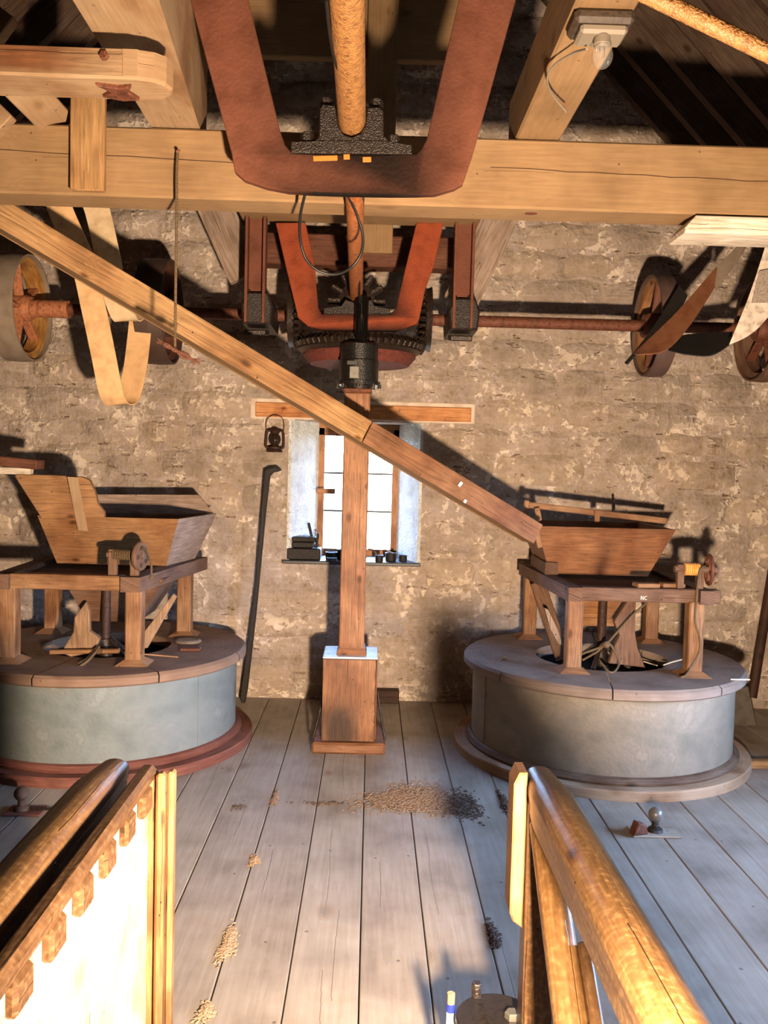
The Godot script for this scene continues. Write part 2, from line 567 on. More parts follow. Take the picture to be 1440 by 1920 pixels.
	M.belt_grey = tri(Color(0.50, 0.44, 0.38), T_dust, 2.5, 0.75)
	M.belt_dark = tri(Color(0.26, 0.19, 0.16), T_dust, 2.5, 0.6)
	M.canvas = tri(Color(0.88, 0.84, 0.80), T_rust, 2.0, 0.85)
	M.rope = tri(Color(0.72, 0.58, 0.42), T_fine, 9.0, 0.95, 0.0, 0.4)
	M.rope_orange = tri(Color(0.85, 0.60, 0.30), T_dust, 9.0, 0.9)
	M.cord = plain(Color(0.72, 0.66, 0.58), 0.9)
	M.cable = plain(Color(0.09, 0.085, 0.085), 0.45)
	M.slate = tri(Color(0.20, 0.20, 0.22), T_dust, 3.0, 0.45)
	M.zinc = tri(Color(0.78, 0.82, 0.86), T_dust, 3.0, 0.4)
	M.porcelain = plain(Color(0.46, 0.42, 0.37), 0.45)
	M.bakelite = tri(Color(0.26, 0.22, 0.19), T_rust, 6.0, 0.5)
	M.grain = plain(Color(0.47, 0.38, 0.31), 0.9)
	M.grain_dark = plain(Color(0.33, 0.25, 0.20), 0.9)
	M.chalk = plain(Color(0.86, 0.82, 0.77), 0.95)
	M.chalk_faint = plain(Color(0.62, 0.62, 0.63), 0.95)
	M.white_paint = plain(Color(0.90, 0.90, 0.90), 0.5)
	M.blue_paint = plain(Color(0.10, 0.16, 0.55), 0.5)
	M.blade = plain(Color(0.55, 0.56, 0.56), 0.45, 0.6)
	M.belt_black = tri(Color(0.13, 0.12, 0.115), T_dust, 2.5, 0.55)
	M.strip = wood(Color(0.60, 0.46, 0.31), 0.6, 1.0, 0.3, T_blot, 1.0)
	M.stained = wood(Color(0.60, 0.42, 0.28), 0.5, 0.9, 0.25, T_blot, 0.7)
	M.stained.vertex_color_use_as_albedo = true
	M.stained_hopper = wood(Color(0.60, 0.42, 0.29), 0.5, 0.9, 0.25, T_blot, 0.8)
	M.stained_hopper.vertex_color_use_as_albedo = true
	M.stained_pale = wood(Color(0.67, 0.565, 0.45), 0.75, 0.7, 0.2, T_blot, 0.7)
	M.stained_pale.vertex_color_use_as_albedo = true
	M.flake = plain(Color(0.72, 0.42, 0.14), 0.6)
	M.white_wood = wood(Color(0.95, 0.90, 0.84), 0.7, 0.8, 0.15, T_dust, 1.0)
	M.pipe_red = tri(Color(0.62, 0.38, 0.22), T_rust, 3.0, 0.45, 0.0, 0.4)
	M.red_wood = wood(Color(0.46, 0.29, 0.22), 0.7, 0.9, 0.25, T_blot, 1.0)
	M.dark_red = wood(Color(0.28, 0.18, 0.13), 0.7, 0.9, 0.25, T_blot, 1.0)
	M.iron_dull = tri(Color(0.40, 0.19, 0.15), T_rust, 3.0, 0.85, 0.0, 0.25)
	M.pulley_yellow = wood(Color(0.74, 0.55, 0.30), 0.7, 1.0, 0.4, T_blot, 2.0)
	M.belt_violet = tri(Color(0.33, 0.25, 0.23), T_dust, 2.5, 0.7)
	M.belt_pale = tri(Color(0.80, 0.70, 0.56), T_dust, 2.5, 0.75)
	M.belt_brown = tri(Color(0.50, 0.33, 0.24), T_blot, 3.0, 0.5)
	M.canvas_worn = tri(Color(0.62, 0.58, 0.54), T_rust, 6.0, 0.8)
	M.rope_red = tri(Color(0.66, 0.42, 0.33), T_fine, 9.0, 0.95)
	M.moulding = wood(Color(0.50, 0.43, 0.37), 0.75, 0.8, 0.25, T_blot, 1.0)
	M.millstone = tri(Color(0.14, 0.13, 0.12), T_dust, 2.0, 0.9)
	M.cover_brown = wood(Color(0.56, 0.45, 0.38), 0.85, 0.7, 0.25, T_dust, 1.0)
	M.old_pale = wood(Color(0.66, 0.54, 0.44), 0.85, 0.9, 0.3, T_dust, 1.3)
	M.rust_dark = tri(Color(0.24, 0.16, 0.13), T_rust, 4.0, 0.55, 0.3, 0.3)
	M.gloss_iron = tri(Color(0.13, 0.12, 0.115), T_rust, 4.0, 0.3, 0.2, 0.2)
	M.zinc_dull = tri(Color(0.42, 0.41, 0.38), T_dust, 4.0, 0.4, 0.5)
	M.chute_low = wood(Color(0.58, 0.42, 0.30), 0.6, 0.8, 0.25, T_blot, 1.2)
	M.plaster = tri(Color(0.84, 0.76, 0.69), T_dust, 1.5, 0.9)
	M.frame_grey = plain(Color(0.30, 0.29, 0.28), 0.6)
	M.iron_block = tri(Color(0.15, 0.13, 0.12), T_rust, 5.0, 0.5, 0.3, 0.2)
	M.dusty_black = tri(Color(0.14, 0.13, 0.125), T_rust, 6.0, 0.35)
	M.knob = plain(Color(0.42, 0.40, 0.38), 0.35, 0.2)
	M.slab = tri(Color(0.36, 0.33, 0.30), T_dust, 3.0, 0.9)
	M.grain_pale = plain(Color(0.58, 0.48, 0.38), 0.95)
	M.smoked_glass = plain(Color(0.16, 0.12, 0.10), 0.08)
	M.glass = StandardMaterial3D.new()
	M.glass.albedo_color = Color(1, 1, 1, 0.06)
	M.glass.transparency = BaseMaterial3D.TRANSPARENCY_ALPHA
	M.glass.roughness = 0.02
	M.bulb_glass = M.glass.duplicate()
	M.bulb_glass.albedo_color = Color(1, 1, 1, 0.04)
	for n in ["floor_a", "floor_b", "floor_c", "pine", "pale", "panel", "cover", "cover_brown", "ring"]: M[n].albedo_texture = T_soft
	M.lamp = plain(Color(1, 0.9, 0.75), 0.4)
	M.lamp.emission_enabled = true
	M.lamp.emission = Color(1.0, 0.72, 0.42)
	M.lamp.emission_energy_multiplier = 6.0

# ---------------------------------------------------------------- scene
func _ready():
	rng.seed = 7
	var cam := Camera3D.new()
	cam.name = "camera"
	cam.position = Vector3(0, 1.55, 0)
	cam.rotation = Vector3(-0.05292, -0.01470, 0.02618)
	cam.fov = 60.3832
	cam.near = 0.05
	cam.far = 60.0
	add_child(cam)
	var env := Environment.new()
	env.background_mode = Environment.BG_SKY
	var sky := Sky.new()
	var sm := ProceduralSkyMaterial.new()
	sm.sky_top_color = Color(0.61, 0.77, 1.0)
	sm.sky_horizon_color = Color(0.72, 0.85, 1.0)
	sm.ground_horizon_color = Color(0.38, 0.40, 0.41)
	sm.ground_bottom_color = Color(0.32, 0.33, 0.31)
	sky.sky_material = sm
	env.sky = sky
	env.background_energy_multiplier = 70.0
	env.tonemap_mode = Environment.TONE_MAPPER_LINEAR
	env.tonemap_exposure = 1.04
	env.sdfgi_enabled = true
	env.ssao_enabled = true
	env.ssil_enabled = true
	var we := WorldEnvironment.new()
	we.name = "world_environment"
	we.environment = env
	add_child(we)
	var lamp_at := Vector3(0.335, 0.94, -0.62)
	var lamp := SpotLight3D.new()
	lamp.name = "work_lamp_light"
	lamp.position = lamp_at
	lamp.basis = Basis.looking_at(Vector3(-0.10, 0.13, -1.0))
	lamp.light_color = Color(1.0, 0.88, 0.74)
	lamp.light_energy = 40.0
	lamp.light_size = 0.055
	lamp.spot_range = 20.0
	lamp.spot_angle = 66.0
	lamp.spot_angle_attenuation = 1.0
	lamp.spot_attenuation = 2.0
	lamp.shadow_enabled = true
	add_child(lamp)

	make_textures()
	make_materials()
	build_shell()
	build_roof_timbers()
	build_hangers_and_gears()
	build_shafting()
	build_tuns()
	build_centre()
	build_window_things()
	build_rails(lamp_at)
	build_small_things()
	for n in find_children("*", "GeometryInstance3D", true, false):
		n.cast_shadow = GeometryInstance3D.SHADOW_CASTING_SETTING_ON

func struct(called: String, m: Material, parent: Node3D = null) -> MeshInstance3D:
	var o := obj(called, m, parent)
	if parent == null: o.set_meta("kind", "structure")
	return o

const WZ := 5.75      # far wall, inner face
const RIDGE := 5.70
const SLOPE := 1.04

func build_shell():
	org = Vector3.ZERO
	# far wall with its splayed window opening
	begin()
	var y0 := -0.1
	var wb := 0.915
	var wt := 1.83
	var zb := 0.62
	for part in [[PackedVector2Array([Vector2(-3.4, -WZ), Vector2(-0.545, -WZ), Vector2(-0.385, -WZ - 0.34), Vector2(-0.385, -WZ - zb), Vector2(-3.4, -WZ - zb)]), wb, wt],
			[PackedVector2Array([Vector2(0.325, -WZ), Vector2(3.5, -WZ), Vector2(3.5, -WZ - zb), Vector2(0.195, -WZ - zb), Vector2(0.195, -WZ - 0.34)]), wb, wt]]:
		var xf := Transform3D(Basis(Vector3.RIGHT, Vector3(0, 0, 1), Vector3(0, -1, 0)), Vector3.ZERO)
		prism(part[0], -part[1], -part[2], Vector3.RIGHT, xf)
	span(Vector3(-3.4, y0, -WZ - zb), Vector3(3.5, wb, -WZ), 0.0)
	prism(PackedVector2Array([Vector2(-3.4, wt), Vector2(3.3, wt), Vector2(3.3, 2.32), Vector2(0, RIDGE + 0.05), Vector2(-3.4, 2.22)]), -WZ - zb, -WZ)
	var wall := struct("wall_back", M.wall)
	# stones laid in courses
	var y := 0.0
	var count := 0
	var row := 0
	while y < 4.7:
		var ch := rng.randf_range(0.165, 0.235)
		var x := -2.62 - rng.randf() * 0.3
		while x < 2.62 and count < 300:
			var cw := rng.randf_range(0.30, 0.62)
			var x1 := x + cw
			if y + ch > 0.86 and y < 1.98:
				if x < -0.60 and x1 > -0.62: x1 = -0.56
				elif x >= -0.60 and x < 0.34: 
					x = 0.34
					x1 = x + cw
				if y + ch > 1.82 and x < -0.84 and x1 > -0.84: x1 = -0.80
				elif y + ch > 1.82 and x >= -0.84 and x < 0.66:
					x = 0.66
					x1 = x + cw
			if x1 - x > 0.1 and absf((x + x1) * 0.5) * SLOPE + y + ch < RIDGE - 0.25:
				stone(wall, x, x1, y, y + ch)
				count += 1
			x = x1
		y += ch
		row += 1
	# splayed plaster of the reveal
	begin()
	hexa([Vector3(-0.548, wb, -WZ + 0.004), Vector3(-0.548, wt, -WZ + 0.004), Vector3(-0.385, wt, -WZ - 0.34), Vector3(-0.385, wb, -WZ - 0.34), Vector3(-0.53, wb, -WZ + 0.006), Vector3(-0.53, wt, -WZ + 0.006), Vector3(-0.37, wt, -WZ - 0.34), Vector3(-0.37, wb, -WZ - 0.34)], Vector3.UP)
	struct("reveal", M.reveal, wall)
	begin()
	hexa([Vector3(0.328, wb, -WZ + 0.004), Vector3(0.328, wt, -WZ + 0.004), Vector3(0.195, wt, -WZ - 0.34), Vector3(0.195, wb, -WZ - 0.34), Vector3(0.31, wb, -WZ + 0.006), Vector3(0.31, wt, -WZ + 0.006), Vector3(0.18, wt, -WZ - 0.34), Vector3(0.18, wb, -WZ - 0.34)], Vector3.UP)
	struct("reveal", M.reveal, wall)
	# sides and the end behind the camera
	begin()
	span(Vector3(-3.4, -0.1, -WZ), Vector3(-3.1, 2.6, 1.6), 0.0)
	struct("wall_left", M.wall_dark)
	begin()
	span(Vector3(3.0, -0.1, -WZ), Vector3(3.5, 0.55, 1.6), 0.0)
	span(Vector3(3.0, 1.65, -WZ), Vector3(3.5, 2.3, 1.6), 0.0)
	span(Vector3(3.0, 0.55, -WZ), Vector3(3.5, 1.65, -3.85), 0.0)
	span(Vector3(3.0, 0.55, -3.2), Vector3(3.5, 1.65, -2.95), 0.0)
	span(Vector3(3.0, 0.55, -1.75), Vector3(3.5, 1.65, 1.6), 0.0)
	struct("wall_right", M.wall_dark)
	begin()
	prism(PackedVector2Array([Vector2(-3.4, -0.1), Vector2(3.3, -0.1), Vector2(3.3, 2.32), Vector2(0, RIDGE + 0.05), Vector2(-3.4, 2.22)]), 1.6, 1.9)
	struct("wall_front", M.wall_dark)
	# roof boards
	begin()
	var s := SLOPE
	prism(PackedVector2Array([Vector2(-3.6, RIDGE - 3.6 * s), Vector2(0, RIDGE), Vector2(3.5, RIDGE - 3.5 * s), Vector2(3.5, RIDGE - 3.5 * s + 0.12), Vector2(0, RIDGE + 0.12), Vector2(-3.6, RIDGE - 3.6 * s + 0.12)]), -WZ - zb, 1.9, Vector3.BACK)
	struct("ceiling", M.dark)
	# floor
	begin()
	span(Vector3(-3.1, -0.16, -WZ), Vector3(3.0, -0.032, 1.6), 0.0)
	var fl := struct("floor", M.dark)
	var kinds := [M.floor_a, M.floor_b, M.floor_c]
	for i in range(-14, 14):
		begin()
		var gap := 0.0012 + 0.0014 * rng.randf()
		span(Vector3(maxf(i * 0.2135 + gap, -3.09), -0.034, -WZ + 0.01), Vector3((i + 1) * 0.2135 - gap, rng.randf_range(-0.0012, 0.0), 1.58), 0.0025, Vector3.BACK)
		struct("plank", kinds[posmod(i * 5 + i * i, 3)], fl)

func stone(wall: Node3D, x0: float, x1: float, y0: float, y1: float):
	begin()
	var g := 0.005
	x0 += g; x1 -= g; y0 += g * 0.7; y1 -= g * 0.7
	var d := rng.randf_range(0.005, 0.017)
	var c := Vector2((x0 + x1) * 0.5, (y0 + y1) * 0.5)
	var hw := (x1 - x0) * 0.5
	var hh := (y1 - y0) * 0.5
	var n := 14
	var outer := []
	var inner := []
	for i in n:
		var a := TAU * (i + 0.5) / n
		var q := Vector2(cos(a), sin(a))
		var k := pow(pow(absf(q.x), 5.0) + pow(absf(q.y), 5.0), -0.2)
		var p := Vector2(q.x * k * hw, q.y * k * hh)
		p += Vector2(rng.randf_range(-1, 1), rng.randf_range(-1, 1)) * 0.014
		outer.append(Vector3(c.x + p.x, c.y + p.y, -WZ - 0.01))
		var e := 1.0 - 0.022 / maxf(hh, 0.05)
		var e2 := 1.0 - 0.022 / maxf(hw, 0.05)
		inner.append(Vector3(c.x + p.x * e2, c.y + p.y * e, -WZ + d * rng.randf_range(0.7, 1.15)))
	var mid := Vector3(c.x + rng.randf_range(-0.3, 0.3) * hw, c.y, -WZ + d * 1.35)
	S.set_smooth_group(1)
	for i in n:
		var k := (i + 1) % n
		for q in [outer[i], inner[k], outer[k], outer[i], inner[i], inner[k], inner[i], mid, inner[k]]:
			vt(q, Vector2(q.x, q.y))
	struct("stone", [M.wall, M.wall_b, M.wall_c, M.wall][rng.randi() % 4], wall)

func build_roof_timbers():
	org = Vector3.ZERO
	# tie beam
	begin()
	span(Vector3(-2.9, 2.54, -3.57), Vector3(1.53, 2.80, -3.40), 0.008)
	single("tie_beam", M.pine, "long pale squared tie beam crossing the whole room in front of the stone wall", "beam")
	var tb: Node3D = get_child(get_child_count() - 1)
	for e in [[-2.0, -0.35, 2.712, 2.672], [0.42, 1.5, 2.690, 2.668]]:
		begin()
		var last := Vector3(e[0], e[2], -3.3995)
		for i in range(1, 12):
			var f := i / 11.0
			var q := Vector3(lerpf(e[0], e[1], f), lerpf(e[2], e[3], f) + rng.randf_range(-0.003, 0.003), -3.3995)
			beam(last, q, 0.002, 0.0022, Vector3.UP, 0.0)
			last = q
		obj("crack", M.dark_red, tb)
	begin()
	lathe([Vector2(0, 0), Vector2(0.02, 0.0), Vector2(0.018, -0.002), Vector2(0, -0.003)], 14, Transform3D(Basis(Vector3(1.3, 0, 0), Vector3.UP, Vector3.BACK), Vector3(0.59, 2.5405, -3.46)))
	obj("knot", M.red_wood, tb)
	# joists resting on the tie beam, running back over the camera
	begin()
	hexa([Vector3(-0.87, 2.805, -3.62), Vector3(-0.70, 2.805, -3.62), Vector3(-0.70, 3.12, -3.62), Vector3(-0.87, 3.12, -3.62), Vector3(-0.84, 2.805, -1.2), Vector3(-0.52, 2.805, -1.2), Vector3(-0.52, 3.13, -1.2), Vector3(-0.84, 3.13, -1.2)], Vector3.BACK)
	single("joist", M.pale, "thick pale joist lying on the tie beam above the lever with the rounded end", "joist", "joists on the tie beam")
	begin()
	span(Vector3(0.515, 2.805, -3.62), Vector3(0.685, 3.02, -1.2), 0.008)
	single("joist", M.pine, "pale joist lying on the tie beam that carries the clear light bulb", "joist", "joists on the tie beam")
	# lever with rounded end
	begin()
	var poly := PackedVector2Array([Vector2(-2.4, -2.57), Vector2(-0.70, -2.585)])
	for i in 7:
		var a := PI / 2 - PI * i / 6.0
		poly.append(Vector2(-0.695 + cos(a) * 0.08, -2.665 + sin(a) * 0.075))
	poly.append(Vector2(-2.4, -2.755))
	prism(poly, -2.716, -2.634, Vector3.RIGHT, Transform3D(Basis(Vector3.RIGHT, Vector3(0, 0, 1), Vector3(0, -1, 0)), Vector3.ZERO), 0.008)
	var lv := single("lever", M.pale, "stained lever timber with rounded end and a rusty plate, under the thick joist", "lever")
	begin()
	tint = func(q: Vector3) -> Color:
		var k := clampf((-0.80 - q.x) / 0.18, 0, 1) * clampf((q.y - 2.636) / 0.02, 0.25, 1)
		var k2 := clampf((-1.08 - q.x) / 0.12, 0, 1)
		return Color.WHITE.lerp(Color(0.50, 0.24, 0.10).lerp(Color(0.20, 0.13, 0.10), k2), k * 0.8)
	slab([Vector3(-2.4, 2.640, -2.562), Vector3(-0.74, 2.640, -2.578), Vector3(-0.74, 2.712, -2.578), Vector3(-2.4, 2.712, -2.562)], Vector3(0, 0, -0.006), 40, 4, 0.0, true)
	obj("stained_face", M.stained_pale, lv)
	tint = null
	begin()
	var star := PackedVector2Array([Vector2(-0.05, 0.045), Vector2(0.01, 0.03), Vector2(0.05, 0.04), Vector2(0.03, 0.0), Vector2(0.05, -0.05), Vector2(0.0, -0.06), Vector2(-0.055, -0.035), Vector2(-0.02, 0.0)])
	prism(star, 0, 0.012, Vector3.RIGHT, Transform3D(Basis(Vector3.RIGHT, Vector3(0, 0, 1), Vector3(0, -1, 0)), Vector3(-0.775, 2.6335, -2.66)), 0.003)
	obj("rusty_plate", M.rust, lv).position = Vector3.ZERO
	begin()
	hex_side(Vector3(-0.79, 2.69, -2.576))
	obj("bolt_head", M.rust, lv)
	# board hung down the face of the tie beam
	begin()
	span(Vector3(-1.158, 2.548, -3.395), Vector3(-1.03, 2.98, -3.365), 0.004)
	single("hanging_board", M.pine_warm, "short upright board nailed over the face of the tie beam, below the rounded lever", "board")
	begin()
	beam(Vector3(-1.271, 2.853, -3.15), Vector3(-1.236, 2.823, -3.48), 0.04, 0.13, Vector3(0.5, 0.5, 0.6))
	single("brace_board", M.pale, "knotty pale board slanting down onto the tie beam beneath the rounded lever", "board")
	begin()
	beam(Vector3(-1.514, 2.876, -3.32), Vector3(-1.378, 2.75, -3.32), 0.05, 0.10, Vector3(0.5, 0.6, 0.0))
	single("board_end", M.pale, "rough sawn board end with dark nail marks, tilted across the tie beam's near end", "board")
	begin()
	beam(Vector3(-1.334, 3.01, -3), Vector3(-1.239, 2.942, -3), 0.05, 0.10, Vector3(0.5, 0.6, 0.0))
	single("board_end", M.pale, "notched pale board end projecting above the lever timber", "board")
	# gable cross board and upright plank
	begin()
	span(Vector3(-1.015, 3.84, -5.16), Vector3(0.531, 4.55, -5.10), 0.006)
	single("gable_board", M.pine, "wide pale cross board high up behind the yellow shaft", "board")
	begin()
	span(Vector3(-0.0868, 2.75, -5.09), Vector3(0.08322, 4.5, -5.05), 0.005)
	single("upright_plank", M.pine, "upright plank rising behind the yellow shaft beside its bearing", "plank")
	# support that the iron hangers are bolted to, above the view
	begin()
	span(Vector3(-1.5, 3.30, -3.26), Vector3(1.5, 3.48, -3.06), 0.006)
	single("cross_beam", M.pine, "upper cross beam that carries the large iron hanger", "beam")
	# rafters, right then left slope
	var zs := [5.62, 5.31, 5.00, 4.69, 4.38, 4.07, 3.76, 3.45]
	var ord := ["nearest the stone gable", "second from the stone gable", "third from the stone gable", "fourth from the stone gable", "fifth from the stone gable", "sixth from the stone gable", "seventh from the stone gable", "eighth from the stone gable"]
	for side in [1.0, -1.0]:
		for i in zs.size():
			var z: float = zs[i]
			begin()
			var lo := RIDGE - 0.005
			var xe := 2.98 if side > 0 else 3.08
			var pl := PackedVector2Array([Vector2(0.02 * side, lo - 0.02 * SLOPE), Vector2(xe * side, lo - xe * SLOPE), Vector2(xe * side, lo - xe * SLOPE - 0.20), Vector2(0.02 * side, lo - 0.02 * SLOPE - 0.20)])
			prism(pl, -z - 0.03, -z + 0.03, Vector3(1, -SLOPE * side, 0).normalized())
			single("rafter", M.rafter, "dark rafter under the %s roof slope, %s" % ["right" if side > 0 else "left", ord[i]], "rafter", "rafters of the roof")
	# upright at the right end of the tie beam and its bracket
	begin()
	span(Vector3(1.535, 2.53, -3.44), Vector3(1.72, 3.0, -3.32), 0.006)
	single("end_post", M.pine_warm, "upright timber closing the end of the tie beam above the white bracket", "post")
	begin()
	var bp := PackedVector2Array([Vector2(1.1646, 2.4631), Vector2(1.1677, 2.4851), Vector2(1.2064, 2.5301), Vector2(1.6021, 2.5300), Vector2(1.6056, 2.4621)])
	prism(bp, -3.56, -3.38, Vector3.RIGHT, Transform3D.IDENTITY, 0.004)
	single("bracket", M.white_wood, "whitewashed bracket with slant-cut end under the tie beam's end post", "bracket")
	# lamp holder on the joist
	var lh := thing("lamp_holder", "square wired lamp holder with one clear unlit bulb below the pale joist", "light", Vector3(0.60, 2.805, -2.50))
	begin()
	box(Vector3(0.60, 2.785, -2.50), Vector3(0.165, 0.04, 0.12), 0.012)
	obj("junction_box", M.bakelite, lh)
	begin()
	box(Vector3(0.60, 2.752, -2.49), Vector3(0.13, 0.028, 0.09), 0.01)
	obj("base_plate", M.porcelain, lh)
	begin()
	lathe([Vector2(0.0, 0.0), Vector2(0.022, 0.0), Vector2(0.024, -0.022), Vector2(0.016, -0.03), Vector2(0.0, -0.03)], 14, axis_y(Vector3(0.60, 2.738, -2.47)))
	obj("socket", M.porcelain, lh)
	begin()
	var bprof := []
	for i in 13:
		var a := PI * i / 12.0
		bprof.append(Vector2(maxf(0.0005, 0.029 * sin(a)), -0.03 + cos(a) * 0.034))
	lathe(bprof, 20, axis_y(Vector3(0.60, 2.712, -2.46)), false, true)
	obj("bulb", M.bulb_glass, lh)
	begin()
	tube([Vector3(0.593, 2.71, -2.46), Vector3(0.595, 2.68, -2.46), Vector3(0.605, 2.68, -2.46), Vector3(0.607, 2.71, -2.46)], 0.0012, 5)
	obj("filament", M.blade, lh)
	begin()
	tube(curve([Vector3(0.5656, 2.718, -2.5), Vector3(0.55, 2.752, -2.6), Vector3(0.5164, 2.762, -2.7), Vector3(0.5101, 2.755, -2.78), Vector3(0.5512, 2.758, -2.9), Vector3(0.6145, 2.737, -2.98)]), 0.0035, 6)
	obj("wire", M.porcelain, lh)
	# rusty pipe
	org = Vector3.ZERO
	begin()
	var p0: Vector3 = Vector3(0.554, 2.619, -2)
	var p1: Vector3 = Vector3(0.9556, 2.447, -2)
	tube([p0 - (p1 - p0) * 0.45, p0, p1, p1 + (p1 - p0) * 4.9], 0.019, 12)
	single("rusty_pipe", M.pipe, "flaking yellow rusty pipe sloping across the rafters in the upper corner", "pipe")

func hex_side(c: Vector3):
	var p := PackedVector2Array()
	for i in 6: p.append(Vector2(cos(TAU * i / 6), sin(TAU * i / 6)) * 0.014)
	prism(p, 0.0, 0.012, Vector3.RIGHT, Transform3D(Basis.IDENTITY, c), 0.003)

func build_hangers_and_gears():
	org = Vector3.ZERO
	# large hanger
	var hp := PackedVector2Array([Vector2(-0.7435, 3.385), Vector2(-0.5218, 2.629), Vector2(-0.5114, 2.57), Vector2(-0.4771, 2.542), Vector2(-0.3977, 2.518), Vector2(-0.3222, 2.506), Vector2(-0.2279, 2.503), Vector2(-0.09597, 2.503), Vector2(0.03613, 2.505), Vector2(0.1305, 2.508), Vector2(0.1966, 2.512), Vector2(0.2659, 2.534), Vector2(0.2957, 2.552), Vector2(0.325, 2.644), Vector2(0.5205, 3.428), Vector2(0.3098, 3.421), Vector2(0.1628, 2.702), Vector2(0.1449, 2.668), Vector2(0.1266, 2.649), Vector2(0.03245, 2.644), Vector2(-0.09928, 2.64), Vector2(-0.2309, 2.638), Vector2(-0.3099, 2.639), Vector2(-0.3367, 2.668), Vector2(-0.3546, 2.717), Vector2(-0.5366, 3.392)])
	begin()
	tint = func(p: Vector3) -> Color:
		var k := clampf((0.36 - absf(p.x + 0.07)) / 0.18, 0, 1) * clampf((2.78 - p.y) / 0.1, 0, 1)
		return Color.WHITE.lerp(Color(0.05, 0.06, 0.065), k)
	prism(hp, -3.20, -3.165, Vector3.UP, Transform3D.IDENTITY, 0.003)
	single("iron_hanger", M.iron_red, "large rust-red U shaped iron hanger in front of the tie beam", "hanger", "iron shaft hangers")
	tint = null
	var big: Node3D = get_child(get_child_count() - 1)
	org = big.position
	for e in [[Vector3(-0.1926, 2.624, -3.163), 0.085], [Vector3(-0.1177, 2.631, -3.163), 0.022], [Vector3(-0.0461, 2.624, -3.163), 0.03]]:
		begin()
		box(e[0], Vector3(e[1], 0.018, 0.003), 0.001, Basis(Vector3.BACK, 0.06))
		obj("paint_flake", M.flake, big)
	# bearing on it
	var br := thing("bearing", "black greasy bearing block bolted on the large hanger, holding the yellow shaft end", "bearing", Vector3(-0.07, 2.665, -3.25))
	begin()
	prism(PackedVector2Array([Vector2(-0.3136, 2.637), Vector2(-0.3144, 2.676), Vector2(-0.2131, 2.683), Vector2(0.01242, 2.69), Vector2(0.1107, 2.678), Vector2(0.1116, 2.646)]), -3.33, -3.155, Vector3.RIGHT, Transform3D.IDENTITY, 0.003)
	obj("base_plate", M.grease, br)
	begin()
	prism(PackedVector2Array([Vector2(-0.2356, 2.678), Vector2(-0.2172, 2.697), Vector2(-0.2156, 2.796), Vector2(-0.2047, 2.81), Vector2(-0.1596, 2.806), Vector2(-0.1505, 2.74), Vector2(-0.1291, 2.707), Vector2(-0.1007, 2.699), Vector2(-0.07096, 2.713), Vector2(-0.05478, 2.743), Vector2(-0.05067, 2.803), Vector2(-0.005675, 2.807), Vector2(0.007849, 2.792), Vector2(0.01194, 2.708), Vector2(0.03896, 2.683)]), -3.30, -3.16, Vector3.RIGHT, Transform3D.IDENTITY, 0.004)
	obj("bearing_body", M.grease, br)
	for q in [Vector3(-0.259, 2.685, -3.18), Vector3(0.0467, 2.685, -3.18), Vector3(-0.1957, 2.817, -3.21), Vector3(-0.0171, 2.82, -3.21)]:
		begin()
		hex_bolt(q, 0.024, 0.03)
		obj("bolt", M.grease, br)
	# yellow shaft
	begin()
	org = Vector3.ZERO
	var a: Vector3 = Vector3(-0.1016, 2.832, -2.35)
	var b: Vector3 = Vector3(-0.1029, 2.76, -3.2)
	var d := (b - a).normalized()
	tube([a - d * 1.6, a, b, b + d * 0.02, b + d * 0.036, b + d * 0.045], [0.0495, 0.0495, 0.0495, 0.045, 0.03, 0.008], 24)
	single("drive_shaft", M.pipe, "thick yellow painted drive shaft coming down into the black bearing", "shaft")
	begin()
	tube([Vector3(-0.0904, 2.543, -3.22), Vector3(-0.0891, 2.503, -3.4), Vector3(-0.0978, 2.483, -4), Vector3(-0.1111, 2.47, -4.88)], [0.034, 0.034, 0.035, 0.036], 18)
	single("lower_shaft", M.pipe_red, "thinner yellow-brown shaft passing under the tie beam to the spiked pinion", "shaft")
	# cables
	begin()
	tube(curve([Vector3(-0.1539, 2.786, -2.42), Vector3(-0.1512, 2.765, -2.55), Vector3(-0.1414, 2.766, -2.75), Vector3(-0.1056, 2.771, -2.93), Vector3(-0.0464, 2.793, -3.12)]), 0.005, 6)
	single("cable", M.cable, "black cable clinging to the thick yellow shaft above the bearing", "cable")
	begin()
	tube(curve([Vector3(-0.2642, 2.522, -3.22), Vector3(-0.2885, 2.459, -3.3), Vector3(-0.2936, 2.392, -3.38), Vector3(-0.2711, 2.328, -3.42), Vector3(-0.221, 2.292, -3.45), Vector3(-0.1548, 2.284, -3.45), Vector3(-0.097, 2.307, -3.42), Vector3(-0.0631, 2.354, -3.4), Vector3(-0.0579, 2.411, -3.35), Vector3(-0.0825, 2.475, -3.3), Vector3(-0.1148, 2.519, -3.22)]), 0.0055, 6)
	single("cable", M.cable, "black cable hanging in a loose loop below the large red hanger", "cable")
	begin()
	tube(curve([Vector3(-0.0573, 2.521, -3.22), Vector3(-0.0654, 2.518, -3.6), Vector3(-0.0826, 2.483, -4.1), Vector3(-0.0894, 2.408, -4.7)]), 0.005, 6)
	single("cable", M.cable, "straight thin cable running down along the lower shaft to the black spindle", "cable")
	# carrier beams behind the tie beam
	org = Vector3.ZERO
	begin()
	span(Vector3(-0.7437, 2.864, -4.90), Vector3(0.5409, 2.928, -4.72), 0.008)
	single("carrier_beam", M.pine, "short pale beam just behind the tie beam that carries the inner hangers", "beam")
	begin()
	span(Vector3(-0.734, 2.753, -5.56), Vector3(0.5719, 2.937, -5.40), 0.008)
	single("red_beam", M.red_wood, "reddish stained beam behind the inner hanger, close to the wall", "beam")
